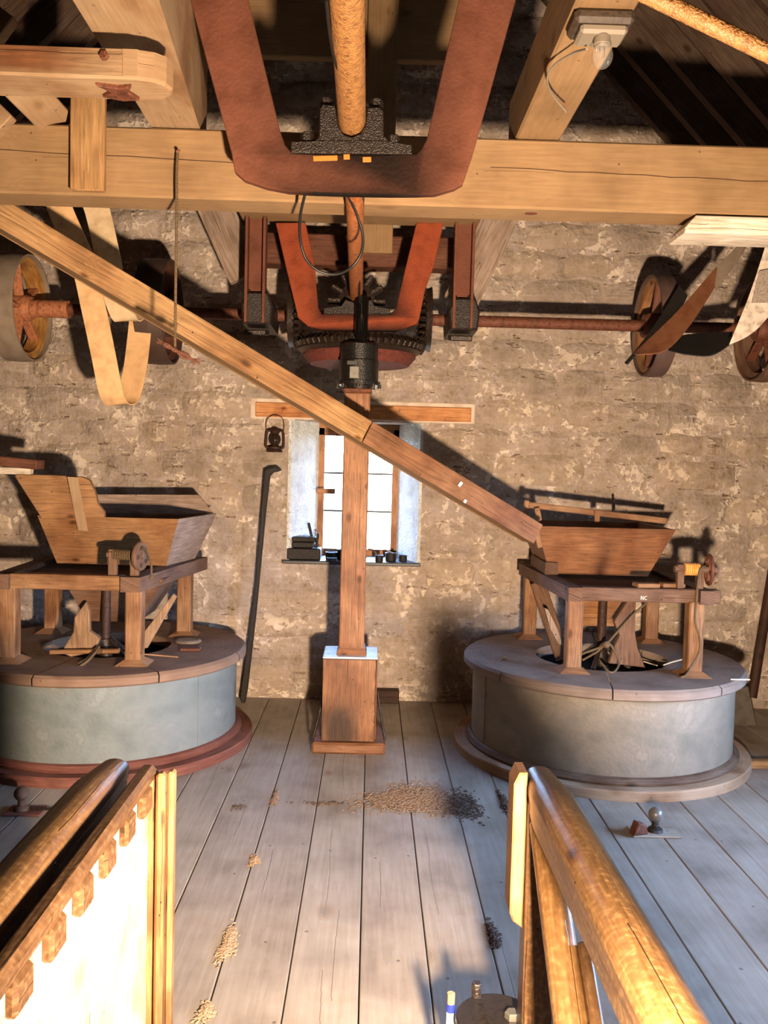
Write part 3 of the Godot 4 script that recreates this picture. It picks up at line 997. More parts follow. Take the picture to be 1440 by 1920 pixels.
	for e in [[Vector3(-1.007, 3.148, -5.15), Vector3(-0.7531, 2.612, -5.15), "slanting grey brace left of the inner hanger, under the tie beam"], [Vector3(0.779, 3.172, -5.15), Vector3(0.4829, 2.495, -5.15), "slanting grey brace right of the inner hanger, under the tie beam"]]:
		begin()
		beam(e[0], e[1], 0.06, 0.20, Vector3(0.5, 0.5, 0))
		single("slant_brace", M.grey_board, e[2], "brace", "grey slanting braces")
	# inner hanger
	begin()
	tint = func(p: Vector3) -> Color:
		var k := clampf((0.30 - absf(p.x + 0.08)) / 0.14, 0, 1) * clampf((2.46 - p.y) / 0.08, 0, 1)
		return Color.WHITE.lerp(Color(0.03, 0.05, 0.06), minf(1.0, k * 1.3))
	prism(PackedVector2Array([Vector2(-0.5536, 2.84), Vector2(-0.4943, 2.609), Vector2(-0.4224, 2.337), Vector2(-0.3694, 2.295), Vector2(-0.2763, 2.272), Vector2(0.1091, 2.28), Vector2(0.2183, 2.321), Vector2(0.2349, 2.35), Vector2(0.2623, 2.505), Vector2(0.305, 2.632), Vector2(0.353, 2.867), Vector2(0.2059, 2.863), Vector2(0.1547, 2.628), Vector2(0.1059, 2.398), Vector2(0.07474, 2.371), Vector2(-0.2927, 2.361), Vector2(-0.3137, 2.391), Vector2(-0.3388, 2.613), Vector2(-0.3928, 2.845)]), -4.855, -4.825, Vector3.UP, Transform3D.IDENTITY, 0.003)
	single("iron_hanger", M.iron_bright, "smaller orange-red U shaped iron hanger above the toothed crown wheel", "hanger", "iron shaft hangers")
	tint = null
	begin()
	prism(PackedVector2Array([Vector2(-0.284, 2.358), Vector2(-0.2848, 2.392), Vector2(-0.1897, 2.406), Vector2(-0.1674, 2.441), Vector2(-0.1382, 2.431), Vector2(-0.09741, 2.421), Vector2(-0.0572, 2.433), Vector2(-0.02857, 2.445), Vector2(-0.01034, 2.412), Vector2(0.07406, 2.397), Vector2(0.07482, 2.368)]), -4.93, -4.815, Vector3.RIGHT, Transform3D.IDENTITY, 0.003)
	single("bearing", M.grease, "low greasy bearing block seated on the smaller orange hanger", "bearing")
	# spiked pinion at the end of the lower shaft
	var pc: Vector3 = Vector3(-0.109, 2.454, -4.95)
	var pn := thing("pinion", "blackened pinion with spiky teeth behind the smaller orange hanger", "gear", pc)
	begin()
	lathe([Vector2(0.0, -0.04), Vector2(0.085, -0.04), Vector2(0.10, 0.03), Vector2(0.05, 0.05), Vector2(0.0, 0.05)], 24, axis_z(pc))
	obj("hub", M.iron_black, pn)
	for i in 12:
		var t := TAU * i / 12.0
		begin()
		var bs := Basis(Vector3.BACK, t)
		box(pc + bs * Vector3(0.125, 0, 0.0), Vector3(0.075, 0.026, 0.075), 0.006, bs)
		obj("tooth", M.iron_black, pn)
	# crown wheel
	var cc := Vector3(-0.09, 2.122, -5.12)
	var cr := thing("crown_wheel", "large toothed crown wheel with red underside on top of the upright spindle", "gear", cc)
	begin()
	lathe([Vector2(0.05, 0.0), Vector2(0.285, 0.0), Vector2(0.325, 0.045), Vector2(0.325, 0.075), Vector2(0.20, 0.075), Vector2(0.05, 0.06)], 48, axis_y(cc), true)
	obj("wheel_body", M.iron_dull, cr)
	begin()
	lathe([Vector2(0.27, 0.07), Vector2(0.318, 0.055), Vector2(0.355, 0.08), Vector2(0.345, 0.115), Vector2(0.27, 0.10)], 48, axis_y(cc), true)
	obj("toothed_rim", M.iron_black, cr)
	for i in 54:
		var t := TAU * i / 54.0
		begin()
		var bs := Basis(Vector3.UP, t) * Basis(Vector3.BACK, -0.5)
		box(cc + Basis(Vector3.UP, t) * Vector3(0.335, 0.118, 0), Vector3(0.085, 0.035, 0.018), 0.004, bs)
		obj("tooth", M.iron_black, cr)
	# upright gears on the line shaft, either side
	for e in [[-1.0, "blackened upright gear wheel on the line shaft at the left rim of the crown wheel"], [1.0, "blackened upright gear wheel on the line shaft at the right rim of the crown wheel"]]:
		var sx: float = e[0]
		var c := Vector3(cc.x + sx * 0.385, 2.394, -5.12)
		var bw := thing("side_gear", e[1], "gear", c, "upright gears on the line shaft")
		begin()
		lathe([Vector2(0.034, -0.05), Vector2(0.10, -0.05), Vector2(0.13, -0.015), Vector2(0.17, -0.015), Vector2(0.185, 0.02), Vector2(0.034, 0.03)] if sx > 0 else [Vector2(0.034, 0.05), Vector2(0.10, 0.05), Vector2(0.13, 0.015), Vector2(0.17, 0.015), Vector2(0.185, -0.02), Vector2(0.034, -0.03)], 36, axis_x(c), true)
		obj("wheel_body", M.iron_black, bw)
		for i in 30:
			var t := TAU * i / 30.0
			begin()
			var bs := Basis(Vector3.RIGHT, t) * Basis(Vector3.BACK, sx * 0.55)
			box(c + Basis(Vector3.RIGHT, t) * Vector3(-sx * 0.02, 0.165, 0), Vector3(0.03, 0.075, 0.016), 0.004, bs)
			obj("tooth", M.iron_black, bw)
	# channel hangers of the line shaft
	for e in [[-0.6546, "left"], [0.4665, "right"]]:
		var x: float = e[0]
		var hg := thing("shaft_hanger", "red iron channel hanger holding the line shaft at the %s of the crown wheel" % e[1], "hanger", Vector3(x, 2.28, -4.95), "channel hangers of the line shaft")
		begin()
		span(Vector3(x - 0.05, 2.30, -4.86), Vector3(x + 0.05, 2.92, -4.845), 0.002)
		span(Vector3(x - 0.055, 2.30, -4.86), Vector3(x - 0.04, 2.92, -4.78), 0.002)
		span(Vector3(x + 0.04, 2.30, -4.86), Vector3(x + 0.055, 2.92, -4.78), 0.002)
		obj("channel", M.iron_red, hg)
		begin()
		prism(PackedVector2Array([Vector2(-0.075, -0.1), Vector2(0.075, -0.1), Vector2(0.085, 0.0), Vector2(0.06, 0.07), Vector2(-0.06, 0.07), Vector2(-0.085, 0.0)]), -5.20, -4.80, Vector3.RIGHT, Transform3D(Basis.IDENTITY, Vector3(x + 0.01, 2.394, 0)), 0.01)
		obj("bearing_block", M.grease, hg)
		begin()
		box(Vector3(x, 2.262, -4.90), Vector3(0.12, 0.03, 0.16), 0.005, Basis(Vector3.RIGHT, 0.15))
		obj("foot_plate", M.iron_black, hg)
		for k in [-1, 1]:
			begin()
			hex_bolt(Vector3(x + 0.045 * k, 2.45, -4.83), 0.016, 0.03)
			obj("bolt", M.iron_black, hg)

# flat belt pulley on the line shaft
func pulley(x: float, r: float, w: float, label: String, rim_m: Material, in_m: Material, hub_m: Material, spokes: int, y := 2.394, z := 5.12, ph := 0.3):
	var c := Vector3(x, y, -z)
	var t := thing("belt_pulley", label, "pulley", c, "pulleys on the line shaft")
	begin()
	lathe([Vector2(r - 0.012, -w / 2), Vector2(r, -w / 2), Vector2(r + 0.004, 0), Vector2(r, w / 2), Vector2(r - 0.012, w / 2)], 48, axis_x(c), true)
	obj("rim", rim_m, t)
	begin()
	lathe([Vector2(r - 0.05, -w / 4), Vector2(r - 0.0125, -w / 3), Vector2(r - 0.0125, w / 3), Vector2(r - 0.05, w / 4)], 48, axis_x(c), true)
	obj("felloe", in_m, t)
	begin()
	lathe([Vector2(0.03, -0.07), Vector2(0.065, -0.07), Vector2(0.075, -0.04), Vector2(0.075, 0.04), Vector2(0.065, 0.07), Vector2(0.03, 0.07)], 20, axis_x(c), true)
	obj("hub", hub_m, t)
	for i in spokes:
		var a := TAU * i / spokes + ph
		var d := Vector3(0, cos(a), sin(a))
		begin()
		beam(c + d * 0.06, c + d * (r - 0.03), 0.055, 0.022, Vector3.RIGHT.cross(d), 0.006)
		obj("spoke", hub_m, t)

func build_shafting():
	org = Vector3.ZERO
	begin()
	tube([Vector3(-2.6, 2.394, -5.12), Vector3(2.5, 2.394, -5.12)], 0.033, 18)
	single("line_shaft", M.rust, "rusty iron line shaft running level across the stone wall", "shaft")
	begin()
	lathe([Vector2(0.034, -0.12), Vector2(0.05, -0.12), Vector2(0.05, 0.12), Vector2(0.034, 0.12)], 18, axis_x(Vector3(-1.879, 2.394, -5.12)), true)
	single("shaft_collar", M.rust_pale, "rust-brown collar on the line shaft beside the yellow spoked pulley", "collar")
	pulley(-2.037, 0.30, 0.15, "yellow wooden pulley with rusty iron spokes at the left end of the line shaft", M.belt_grey, M.pulley_yellow, M.rust_pale, 5)
	pulley(-1.24, 0.295, 0.15, "dark pulley with reddish side, behind the hanging rope tassel", M.belt_dark, M.red_wood, M.belt_dark, 6, 2.394, 5.12, 0.1)
	pulley(1.614, 0.288, 0.10, "pulley with warm wooden felloe, tangled in loose dark belts", M.belt_violet, M.hopper, M.red_wood, 4)
	pulley(2.267, 0.30, 0.14, "brown pulley at the right end of the line shaft, below the white strap", M.old, M.old, M.rust, 5)
	org = Vector3.ZERO
	var X := Vector3.RIGHT
	# belts on the left
	begin()
	ribbon(curve([Vector3(-1.639, 2.897, -4.5), Vector3(-1.587, 2.76, -4.52), Vector3(-1.493, 2.531, -4.55), Vector3(-1.444, 2.308, -4.57), Vector3(-1.399, 2.094, -4.58), Vector3(-1.365, 1.906, -4.6), Vector3(-1.351, 1.849, -4.64), Vector3(-1.329, 1.838, -4.68), Vector3(-1.312, 1.877, -4.74), Vector3(-1.296, 2.011, -4.8), Vector3(-1.291, 2.19, -4.86), Vector3(-1.281, 2.428, -4.9)], 5), [X], 0.125, 0.006)
	single("drive_belt", M.belt, "long pale canvas belt hanging in a deep loop behind the diagonal chute", "belt", "flat belts over the pulleys")
	begin()
	ribbon(curve([Vector3(-1.507, 2.936, -4.7), Vector3(-1.467, 2.827, -4.7), Vector3(-1.421, 2.636, -4.7), Vector3(-1.38, 2.444, -4.7), Vector3(-1.345, 2.323, -4.72), Vector3(-1.322, 2.288, -4.76), Vector3(-1.305, 2.333, -4.82), Vector3(-1.293, 2.424, -4.88)], 5), [X], 0.13, 0.006)
	single("drive_belt", M.belt_pale, "wide pale belt dropping from the tie beam beside the dark pulley", "belt", "flat belts over the pulleys")
	# straps on the right
	for e in [[[Vector3(1.33, 2.161, -4.55), Vector3(1.471, 2.292, -4.6), Vector3(1.603, 2.422, -4.66), Vector3(1.836, 2.673, -4.8)], [Vector3(1.332, 2.149, -4.5), Vector3(1.465, 2.169, -4.46), Vector3(1.633, 2.333, -4.57), Vector3(1.806, 2.552, -4.74)], M.belt_brown, "brown leather belt pulled slantwise across the tangled pulley"],
			[[Vector3(1.305, 2.119, -4.62), Vector3(1.413, 2.247, -4.66), Vector3(1.521, 2.401, -4.7), Vector3(1.617, 2.554, -4.75)], [Vector3(1.314, 2.111, -4.6), Vector3(1.49, 2.309, -4.62), Vector3(1.595, 2.41, -4.66), Vector3(1.648, 2.497, -4.7)], M.belt_black, "narrow blackish belt along the upper edge of the brown slanting belt"],
			[[Vector3(1.536, 2.214, -4.66), Vector3(1.618, 2.278, -4.7), Vector3(1.75, 2.301, -4.72), Vector3(1.872, 2.298, -4.64)], [Vector3(1.521, 2.186, -4.58), Vector3(1.601, 2.159, -4.52), Vector3(1.725, 2.16, -4.52), Vector3(1.847, 2.236, -4.56)], M.belt_black, "dark belt sagging between the tangled pulley and the white strap"],
			[[Vector3(1.836, 2.67, -4.8), Vector3(1.974, 2.812, -4.84), Vector3(2.049, 2.874, -4.86), Vector3(2.145, 2.977, -4.9)], [Vector3(1.821, 2.534, -4.76), Vector3(1.907, 2.654, -4.78), Vector3(1.978, 2.751, -4.81), Vector3(2.098, 2.964, -4.86)], M.belt_grey, "grey end of belt rising from the brown slanting belt to the tie beam"]]:
		begin()
		sheet(curve(e[0], 5), curve(e[1], 5), 0.006)
		single("loose_belt", e[2], e[3], "belt", "flat belts over the pulleys")
	begin()
	sheet(curve([Vector3(1.762, 2.196, -4.4), Vector3(1.81, 2.306, -4.42), Vector3(1.87, 2.445, -4.45), Vector3(1.934, 2.628, -4.48), Vector3(1.997, 2.813, -4.52)], 4), curve([Vector3(1.77, 2.199, -4.4), Vector3(1.845, 2.238, -4.38), Vector3(1.916, 2.303, -4.38), Vector3(2.003, 2.433, -4.42), Vector3(2.081, 2.811, -4.5)], 4), 0.004)
	var ws := single("white_strap", M.canvas, "white canvas strap tapering to a point, hanging before the right end pulley", "strap")
	begin()
	sheet([Vector3(1.877, 2.41, -4.43), Vector3(1.918, 2.574, -4.45)], [Vector3(2.022, 2.412, -4.39), Vector3(2.032, 2.594, -4.43)], 0.004)
	obj("patch", M.canvas_worn, ws)
	# rope with tassel
	var rp: Vector3 = Vector3(-0.7557, 2.699, -3.36)
	var rt := thing("bell_rope", "thin rope with frayed tassel hanging from a nail in the tie beam", "rope", rp)
	begin()
	tube(curve([Vector3(-0.7579, 2.702, -3.37), Vector3(-0.7584, 2.609, -3.36), Vector3(-0.7565, 2.472, -3.36), Vector3(-0.7562, 2.156, -3.36), Vector3(-0.7557, 1.967, -3.36)]), 0.0055, 7)
	obj("rope", M.rope, rt)
	begin()
	tube([Vector3(-0.7647, 2.713, -3.4), Vector3(-0.7545, 2.697, -3.355)], 0.006, 8)
	obj("nail", M.rust, rt)
	begin()
	for i in 9:
		var o := Vector3(rng.randf_range(-1, 1), rng.randf_range(-1, 1), rng.randf_range(-1, 1)) * 0.008
		tube(curve([Vector3(-0.8162, 1.997, -3.36) + o, Vector3(-0.7856, 1.98, -3.35) - o * 0.5, Vector3(-0.7534, 1.963, -3.35) + o * 0.3, Vector3(-0.713, 1.941, -3.35) - o, Vector3(-0.6707, 1.921, -3.36) + o * 1.6], 3), [0.004, 0.006, 0.007, 0.007, 0.007, 0.007, 0.007, 0.007, 0.006, 0.005, 0.004, 0.003, 0.002], 6)
	obj("tassel", M.rope_red, rt)

func hopper(parent: Node3D, bot: Array, top: Array, th: float, m: Material, side_m: Material, called: String):
	# bot/top: front left, front right, back right, back left
	var c := Vector3.ZERO
	for q in bot: c += q / 4.0
	for i in 4:
		var k := (i + 1) % 4
		begin()
		var inward := func(q: Vector3) -> Vector3:
			var e: Vector3 = (c - q) * Vector3(1, 0, 1)
			return q + Vector3(signf(e.x), 0, signf(e.z)) * th
		hexa([bot[i], bot[k], top[k], top[i], inward.call(bot[i]), inward.call(bot[k]), inward.call(top[k]), inward.call(top[i])], bot[k] - bot[i])
		obj(called, m if i == 0 else side_m, parent)

func tun(c: Vector3, side: String, casing_m: Material, ring_m: Material, cover_m: Material, seams: Array, label: String, hole: float):
	var t := thing("millstone_tun", label, "millstone tun", c, "millstone tuns")
	begin()
	lathe([Vector2(0.66, 0.0), Vector2(0.80, 0.0), Vector2(0.80, 0.042), Vector2(0.795, 0.05), Vector2(0.66, 0.05)], 72, axis_y(c), true)
	obj("base_ring", ring_m, t)
	begin()
	lathe([Vector2(0.66, 0.05), Vector2(0.735, 0.05), Vector2(0.74, 0.062), Vector2(0.725, 0.08), Vector2(0.712, 0.085), Vector2(0.66, 0.085)], 72, axis_y(c), true)
	obj("moulding", M.ring_red if side == "left" else M.moulding, t)
	begin()
	lathe([Vector2(0.69, 0.08), Vector2(0.705, 0.08), Vector2(0.705, 0.462), Vector2(0.69, 0.462)], 72, axis_y(c), true)
	obj("casing", casing_m, t)
	for a in seams:
		begin()
		var d := Vector3(sin(a), 0, cos(a))
		box(c + d * 0.7065 + Vector3.UP * 0.27, Vector3(0.012, 0.37, 0.006), 0.002, Basis(Vector3.UP, a))
		obj("casing_seam", casing_m, t)
	# cover of eight segments
	for i in 8:
		begin()
		var a0 := TAU * i / 8.0 + 0.18
		lathe([Vector2(hole, 0.462), Vector2(0.745, 0.462), Vector2(0.758, 0.472), Vector2(0.758, 0.505), Vector2(0.742, 0.518), Vector2(hole, 0.518)], 10, axis_y(c), true, false, a0 + 0.004, a0 + TAU / 8.0 - 0.004)
		obj("cover_segment", cover_m, t)
	begin()
	lathe([Vector2(0.05, 0.36), Vector2(0.62, 0.36), Vector2(0.62, 0.40), Vector2(0.12, 0.41), Vector2(0.05, 0.40)], 48, axis_y(c), true)
	obj("runner_stone", M.millstone, t)
	return t

func leg_with_foot(parent: Node3D, c: Vector3, w: float, top: float, m: Material):
	var r := w * 0.5
	begin()
	span(Vector3(c.x - r, 0.53, c.z - r), Vector3(c.x + r, top, c.z + r), 0.006, Vector3.UP)
	var l := obj("leg", m, parent)
	begin()
	flat()
	var f := r + 0.04
	hexa([Vector3(c.x - f, 0.519, c.z - f), Vector3(c.x + f, 0.519, c.z - f), Vector3(c.x + f, 0.519, c.z + f), Vector3(c.x - f, 0.519, c.z + f), Vector3(c.x - r, 0.546, c.z - r), Vector3(c.x + r, 0.546, c.z - r), Vector3(c.x + r, 0.546, c.z + r), Vector3(c.x - r, 0.546, c.z + r)], Vector3.RIGHT)
	obj("foot", m, l)

func build_tuns():
	# ------------------------------------------------ right
	var c := Vector3(1.30, 0, -4.84)
	tun(c, "right", M.tun_right, M.ring, M.cover, [-1.25], "round grey millstone casing on a pale wooden ring, beside the leaning pole", 0.36)
	var h := thing("hopper_frame", "four legged wooden frame on the grey tun, bearing the dark stained hopper", "frame", Vector3(1.33, 0.52, -4.9), "hopper frames on the tuns")
	for q in [Vector3(1.055, 0, -4.47), Vector3(1.665, 0, -4.44), Vector3(0.985, 0, -5.34), Vector3(1.72, 0, -5.30)]:
		leg_with_foot(h, q, 0.078, 0.90, M.leg)
	begin()
	hexa([Vector3(1.005, 0.89, -4.39), Vector3(1.075, 0.89, -4.39), Vector3(1.075, 0.96, -4.39), Vector3(1.005, 0.96, -4.39), Vector3(0.935, 0.89, -5.48), Vector3(1.005, 0.89, -5.48), Vector3(1.005, 0.96, -5.48), Vector3(0.935, 0.96, -5.48)], Vector3.BACK)
	obj("side_rail", M.old, h)
	begin()
	hexa([Vector3(1.67, 0.89, -4.38), Vector3(1.74, 0.89, -4.38), Vector3(1.74, 0.96, -4.38), Vector3(1.67, 0.96, -4.38), Vector3(1.72, 0.89, -5.48), Vector3(1.79, 0.89, -5.48), Vector3(1.79, 0.96, -5.48), Vector3(1.72, 0.96, -5.48)], Vector3.BACK)
	obj("side_rail", M.old, h)
	begin()
	span(Vector3(1.078, 0.89, -4.49), Vector3(1.79, 0.96, -4.42), 0.005)
	var fr := obj("front_rail", M.old, h)
	text_on(fr, "NC", Vector3(1.395, 0.912, -4.419), 0.026)
	begin()
	span(Vector3(1.0, 0.89, -5.42), Vector3(1.75, 0.96, -5.36), 0.005)
	obj("back_rail", M.old, h)
	begin()
	span(Vector3(1.06, 0.925, -5.38), Vector3(1.70, 0.94, -4.49), 0.002)
	obj("deck_board", M.dark, h)
	begin()
	span(Vector3(0.985, 0.961, -5.35), Vector3(1.06, 1.03, -4.90), 0.005)
	obj("bearer", M.old, h)
	for e in [Vector3(1.42, 0.961, -4.47), Vector3(1.56, 0.961, -4.50)]:
		begin()
		box(e + Vector3(0, 0.012, 0), Vector3(0.12, 0.022, 0.08), 0.005, Basis(Vector3.UP, 0.1))
		obj("packing_block", M.leg, h)
	# funnel and boards below
	begin()
	var f0: float = 1.128
	var f1: float = 1.459
	var g0: float = 1.16
	var g1: float = 1.413
	hexa([Vector3(f0, 0.925, -4.70), Vector3(f1, 0.925, -4.70), Vector3(f1, 0.925, -5.1), Vector3(f0, 0.925, -5.1), Vector3(g0, 0.70, -4.78), Vector3(g1, 0.70, -4.78), Vector3(g1, 0.70, -5.05), Vector3(g0, 0.70, -5.05)], Vector3.RIGHT)
	obj("funnel", M.hopper, h)
	begin()
	prism(PackedVector2Array([Vector2(1.354, 0.8703), Vector2(1.402, 0.8771), Vector2(1.4, 0.7247), Vector2(1.42, 0.629), Vector2(1.464, 0.5222), Vector2(1.272, 0.5405), Vector2(1.291, 0.6146), Vector2(1.322, 0.6889), Vector2(1.291, 0.7617)]), -4.60, -4.565, Vector3.UP, Transform3D.IDENTITY, 0.004)
	obj("curved_board", M.old, h)
	begin()
	beam(Vector3(0.983, 0.8909, -5.1), Vector3(1.105, 0.4847, -4.9), 0.02, 0.085, Vector3(1, 0.3, 0))
	obj("slant_board", M.old, h)
	begin()
	prism(PackedVector2Array([Vector2(0.9765, 0.7825), Vector2(0.9976, 0.7741), Vector2(1.055, 0.6648), Vector2(1.088, 0.5697), Vector2(1.058, 0.587), Vector2(1.014, 0.6639)]), -4.86, -4.84, Vector3.UP, Transform3D.IDENTITY, 0.002)
	obj("slant_board", M.grey_board, h)
	# hopper
	var hb := 0.955
	var ht := 1.235
	var hp := thing("grain_hopper", "dark stained grain hopper into which the diagonal chute runs", "hopper", Vector3(1.35, hb, -5.2), "grain hoppers")
	hopper(hp, [Vector3(1.03, hb, -4.98), Vector3(1.589, hb, -4.98), Vector3(1.589, hb, -5.34), Vector3(1.03, hb, -5.34)], [Vector3(0.919, ht, -4.86), Vector3(1.698, ht, -4.86), Vector3(1.698, ht, -5.5), Vector3(0.919, ht, -5.5)], 0.022, M.hopper_dark, M.hopper_dark, "panel")
	begin()
	tint = func(q: Vector3) -> Color:
		var v := (q.y - 0.955) / 0.28
		var u := q.x - 1.33
		var k := clampf(1.0 - absf(u + 0.02 - v * 0.03) / (0.05 + 0.06 * v), 0, 1) * clampf(1.1 - v, 0, 1)
		k = maxf(k, clampf((v - 0.8) * 4.0, 0, 1) * 0.45)
		return Color.WHITE.lerp(Color(0.10, 0.06, 0.05), k * 0.9)
	slab([Vector3(1.031, 0.956, -4.976), Vector3(1.583, 0.956, -4.976), Vector3(1.692, 1.236, -4.855), Vector3(0.9201, 1.236, -4.855)], Vector3(0, 0, -0.004), 26, 12, 0.0, true)
	obj("face_board", M.stained_hopper, hp)
	tint = null
	begin()
	beam(Vector3(0.8884, 1.346, -5.06), Vector3(1.711, 1.271, -5.06), 0.02, 0.035)
	obj("top_rail", M.leg, hp)
	for e in [[Vector3(0.895, 1.371, -5.05), Vector3(0.8859, 1.278, -5.05)], [Vector3(1.3, 1.326, -5.05), Vector3(1.303, 1.258, -5.05)], [Vector3(0.9424, 1.332, -5), Vector3(0.9603, 1.259, -5)], [Vector3(0.904, 1.26, -4.86), Vector3(0.9475, 1.116, -4.89)]]:
		begin()
		beam(e[0], e[1], 0.03, 0.032, Vector3.BACK)
		obj("corner_post", M.leg, hp)
	begin()
	beam(Vector3(1.521, 1.383, -5.5), Vector3(1.526, 1.262, -5.5), 0.012, 0.022, Vector3.BACK)
	obj("peg", M.iron_black, hp)
	spindle(Vector3(1.30, 0.40, -4.74), 1.268, 4.72, "iron damsel rod turning under the dark stained hopper")
	# winch
	var wx: float = 1.589
	var wn := thing("crank_winch", "rope winch with an open iron handwheel on the grey tun's frame", "winch", Vector3(wx, 0.96, -4.46), "winches on the hopper frames")
	for e in [1.589, 1.69]:
		begin()
		span(Vector3(e - 0.018, 0.961, -4.475), Vector3(e + 0.018, 1.085, -4.445), 0.004)
		obj("stand", M.old, wn)
	begin()
	tube([Vector3(wx - 0.03, 1.06, -4.46), Vector3(wx + 0.19, 1.06, -4.46)], 0.018, 12)
	obj("axle", M.old, wn)
	begin()
	for i in 7:
		lathe([Vector2(0.018, -0.006), Vector2(0.032, -0.004), Vector2(0.032, 0.004), Vector2(0.018, 0.006)], 14, axis_x(Vector3(wx + 0.025 + i * 0.011, 1.06, -4.46)), true)
	obj("rope_coil", M.rope_orange, wn)
	handwheel(wn, Vector3(1.737, 1.06, -4.46), 0.072, 0.010, M.rust, 4)
	org = Vector3.ZERO
	begin()
	tube(curve([Vector3(1.7, 1.081, -4.42), Vector3(1.669, 1.066, -4.4), Vector3(1.644, 0.998, -4.36), Vector3(1.64, 0.9038, -4.36), Vector3(1.65, 0.8043, -4.39), Vector3(1.678, 0.7152, -4.39), Vector3(1.676, 0.6415, -4.39), Vector3(1.631, 0.5714, -4.37), Vector3(1.594, 0.5421, -4.33), Vector3(1.56, 0.5354, -4.31)]), 0.006, 7)
	single("cord_length", M.rope, "pale cord hanging from the iron handwheel down the front leg", "cord")
	begin()
	tube(curve([Vector3(1.478, 0.8925, -4.55), Vector3(1.376, 0.8199, -4.5), Vector3(1.297, 0.7289, -4.5), Vector3(1.233, 0.6549, -4.5), Vector3(1.157, 0.6197, -4.5), Vector3(1.093, 0.5887, -4.52)]), 0.006, 7)
	tube(curve([Vector3(1.119, 0.564, -4.52), Vector3(1.19, 0.6149, -4.5), Vector3(1.241, 0.6628, -4.49), Vector3(1.285, 0.6047, -4.48), Vector3(1.29, 0.5615, -4.45), Vector3(1.249, 0.5412, -4.38), Vector3(1.216, 0.5425, -4.36), Vector3(1.199, 0.5663, -4.42)]), 0.006, 7)
	ball(Vector3(1.232, 0.6552, -4.485), 0.018)
	single("knotted_rope", M.rope, "knotted rope stretched slantwise between the legs before the curved board", "rope")
	begin()
	tube(curve([Vector3(1.533, 0.5005, -4.82), Vector3(1.568, 0.4954, -4.78), Vector3(1.571, 0.505, -4.7)]), 0.004, 6)
	tube(curve([Vector3(1.579, 0.5264, -4.62), Vector3(1.643, 0.5362, -4.66), Vector3(1.708, 0.5477, -4.68)]), 0.004, 6)
	single("string_scrap", M.cord, "scrap of pale string at the edge of the grey tun's hole", "string")
	begin()
	box(Vector3(1.877, 0.522, -4.35), Vector3(0.10, 0.006, 0.012), 0.002, Basis(Vector3.UP, 0.05))
	single("chalk_stick", M.chalk, "white chalk stick at the outer edge of the grey tun's cover", "chalk")
	begin()
	var lf: Vector3 = Vector3(0.7185, 0.523, -4.701)
	box(lf, Vector3(0.07, 0.008, 0.03), 0.002, Basis(Vector3.UP, 0.4) * Basis(Vector3.BACK, 0.25))
	box(lf + Vector3(0.03, 0.008, 0.01), Vector3(0.04, 0.006, 0.03), 0.002, Basis(Vector3.UP, -0.5) * Basis(Vector3.BACK, -0.3))
	single("dry_leaf", M.grain, "curled dry leaf on the bare left side of the grey tun's cover", "leaf")

	# ------------------------------------------------ left
	c = Vector3(-1.44, 0, -4.86)
	tun(c, "left", M.tun_left, M.ring_red, M.cover_brown, [-0.62, 0.97], "round blue-grey millstone casing on a red ring, behind the left handrail", 0.34)
	h = thing("hopper_frame", "four legged wooden frame on the blue-grey tun, bearing the curved-back hopper", "frame", Vector3(-1.44, 0.52, -4.8), "hopper frames on the tuns")
	for q in [Vector3(-1.80, 0, -4.41), Vector3(-1.175, 0, -4.415), Vector3(-1.085, 0, -5.18), Vector3(-1.86, 0, -5.18)]:
		leg_with_foot(h, q, 0.082, 0.90, M.leg)
	begin()
	hexa([Vector3(-1.23, 0.89, -4.34), Vector3(-1.135, 0.89, -4.34), Vector3(-1.135, 0.965, -4.34), Vector3(-1.23, 0.965, -4.34), Vector3(-1.085, 0.89, -5.36), Vector3(-0.99, 0.89, -5.36), Vector3(-0.99, 0.965, -5.36), Vector3(-1.085, 0.965, -5.36)], Vector3.BACK)
	obj("side_rail", M.old, h)
	begin()
	hexa([Vector3(-1.86, 0.89, -4.34), Vector3(-1.78, 0.89, -4.34), Vector3(-1.78, 0.965, -4.34), Vector3(-1.86, 0.965, -4.34), Vector3(-1.92, 0.89, -5.36), Vector3(-1.84, 0.89, -5.36), Vector3(-1.84, 0.965, -5.36), Vector3(-1.92, 0.965, -5.36)], Vector3.BACK)
	obj("side_rail", M.old, h)
	begin()
	span(Vector3(-1.84, 0.89, -4.45), Vector3(-1.232, 0.965, -4.37), 0.005)
	obj("front_rail", M.leg, h)
	begin()
	span(Vector3(-1.85, 0.89, -5.30), Vector3(-1.08, 0.965, -5.23), 0.005)
	obj("back_rail", M.old, h)
	begin()
	span(Vector3(-1.80, 0.925, -5.25), Vector3(-1.16, 0.94, -4.45), 0.002)
	obj("deck_board", M.dark, h)
	begin()
	f0 = -1.611
	f1 = -1.076
	g0 = -1.499
	g1 = -1.23
	hexa([Vector3(f0, 0.925, -4.60), Vector3(f1, 0.925, -4.60), Vector3(f1, 0.925, -5.1), Vector3(f0, 0.925, -5.1), Vector3(g0, 0.68, -4.68), Vector3(g1, 0.68, -4.68), Vector3(g1, 0.68, -5.05), Vector3(g0, 0.68, -5.05)], Vector3.RIGHT)
	obj("funnel", M.old, h)
	begin()
	prism(PackedVector2Array([Vector2(-1.465, 0.8008), Vector2(-1.522, 0.7216), Vector2(-1.526, 0.6463), Vector2(-1.59, 0.5359), Vector2(-1.537, 0.5148), Vector2(-1.414, 0.5456), Vector2(-1.392, 0.616), Vector2(-1.445, 0.6538), Vector2(-1.446, 0.754)]), -4.575, -4.54, Vector3.UP, Transform3D.IDENTITY, 0.004)
	obj("curved_board", M.old_pale, h)
	begin()
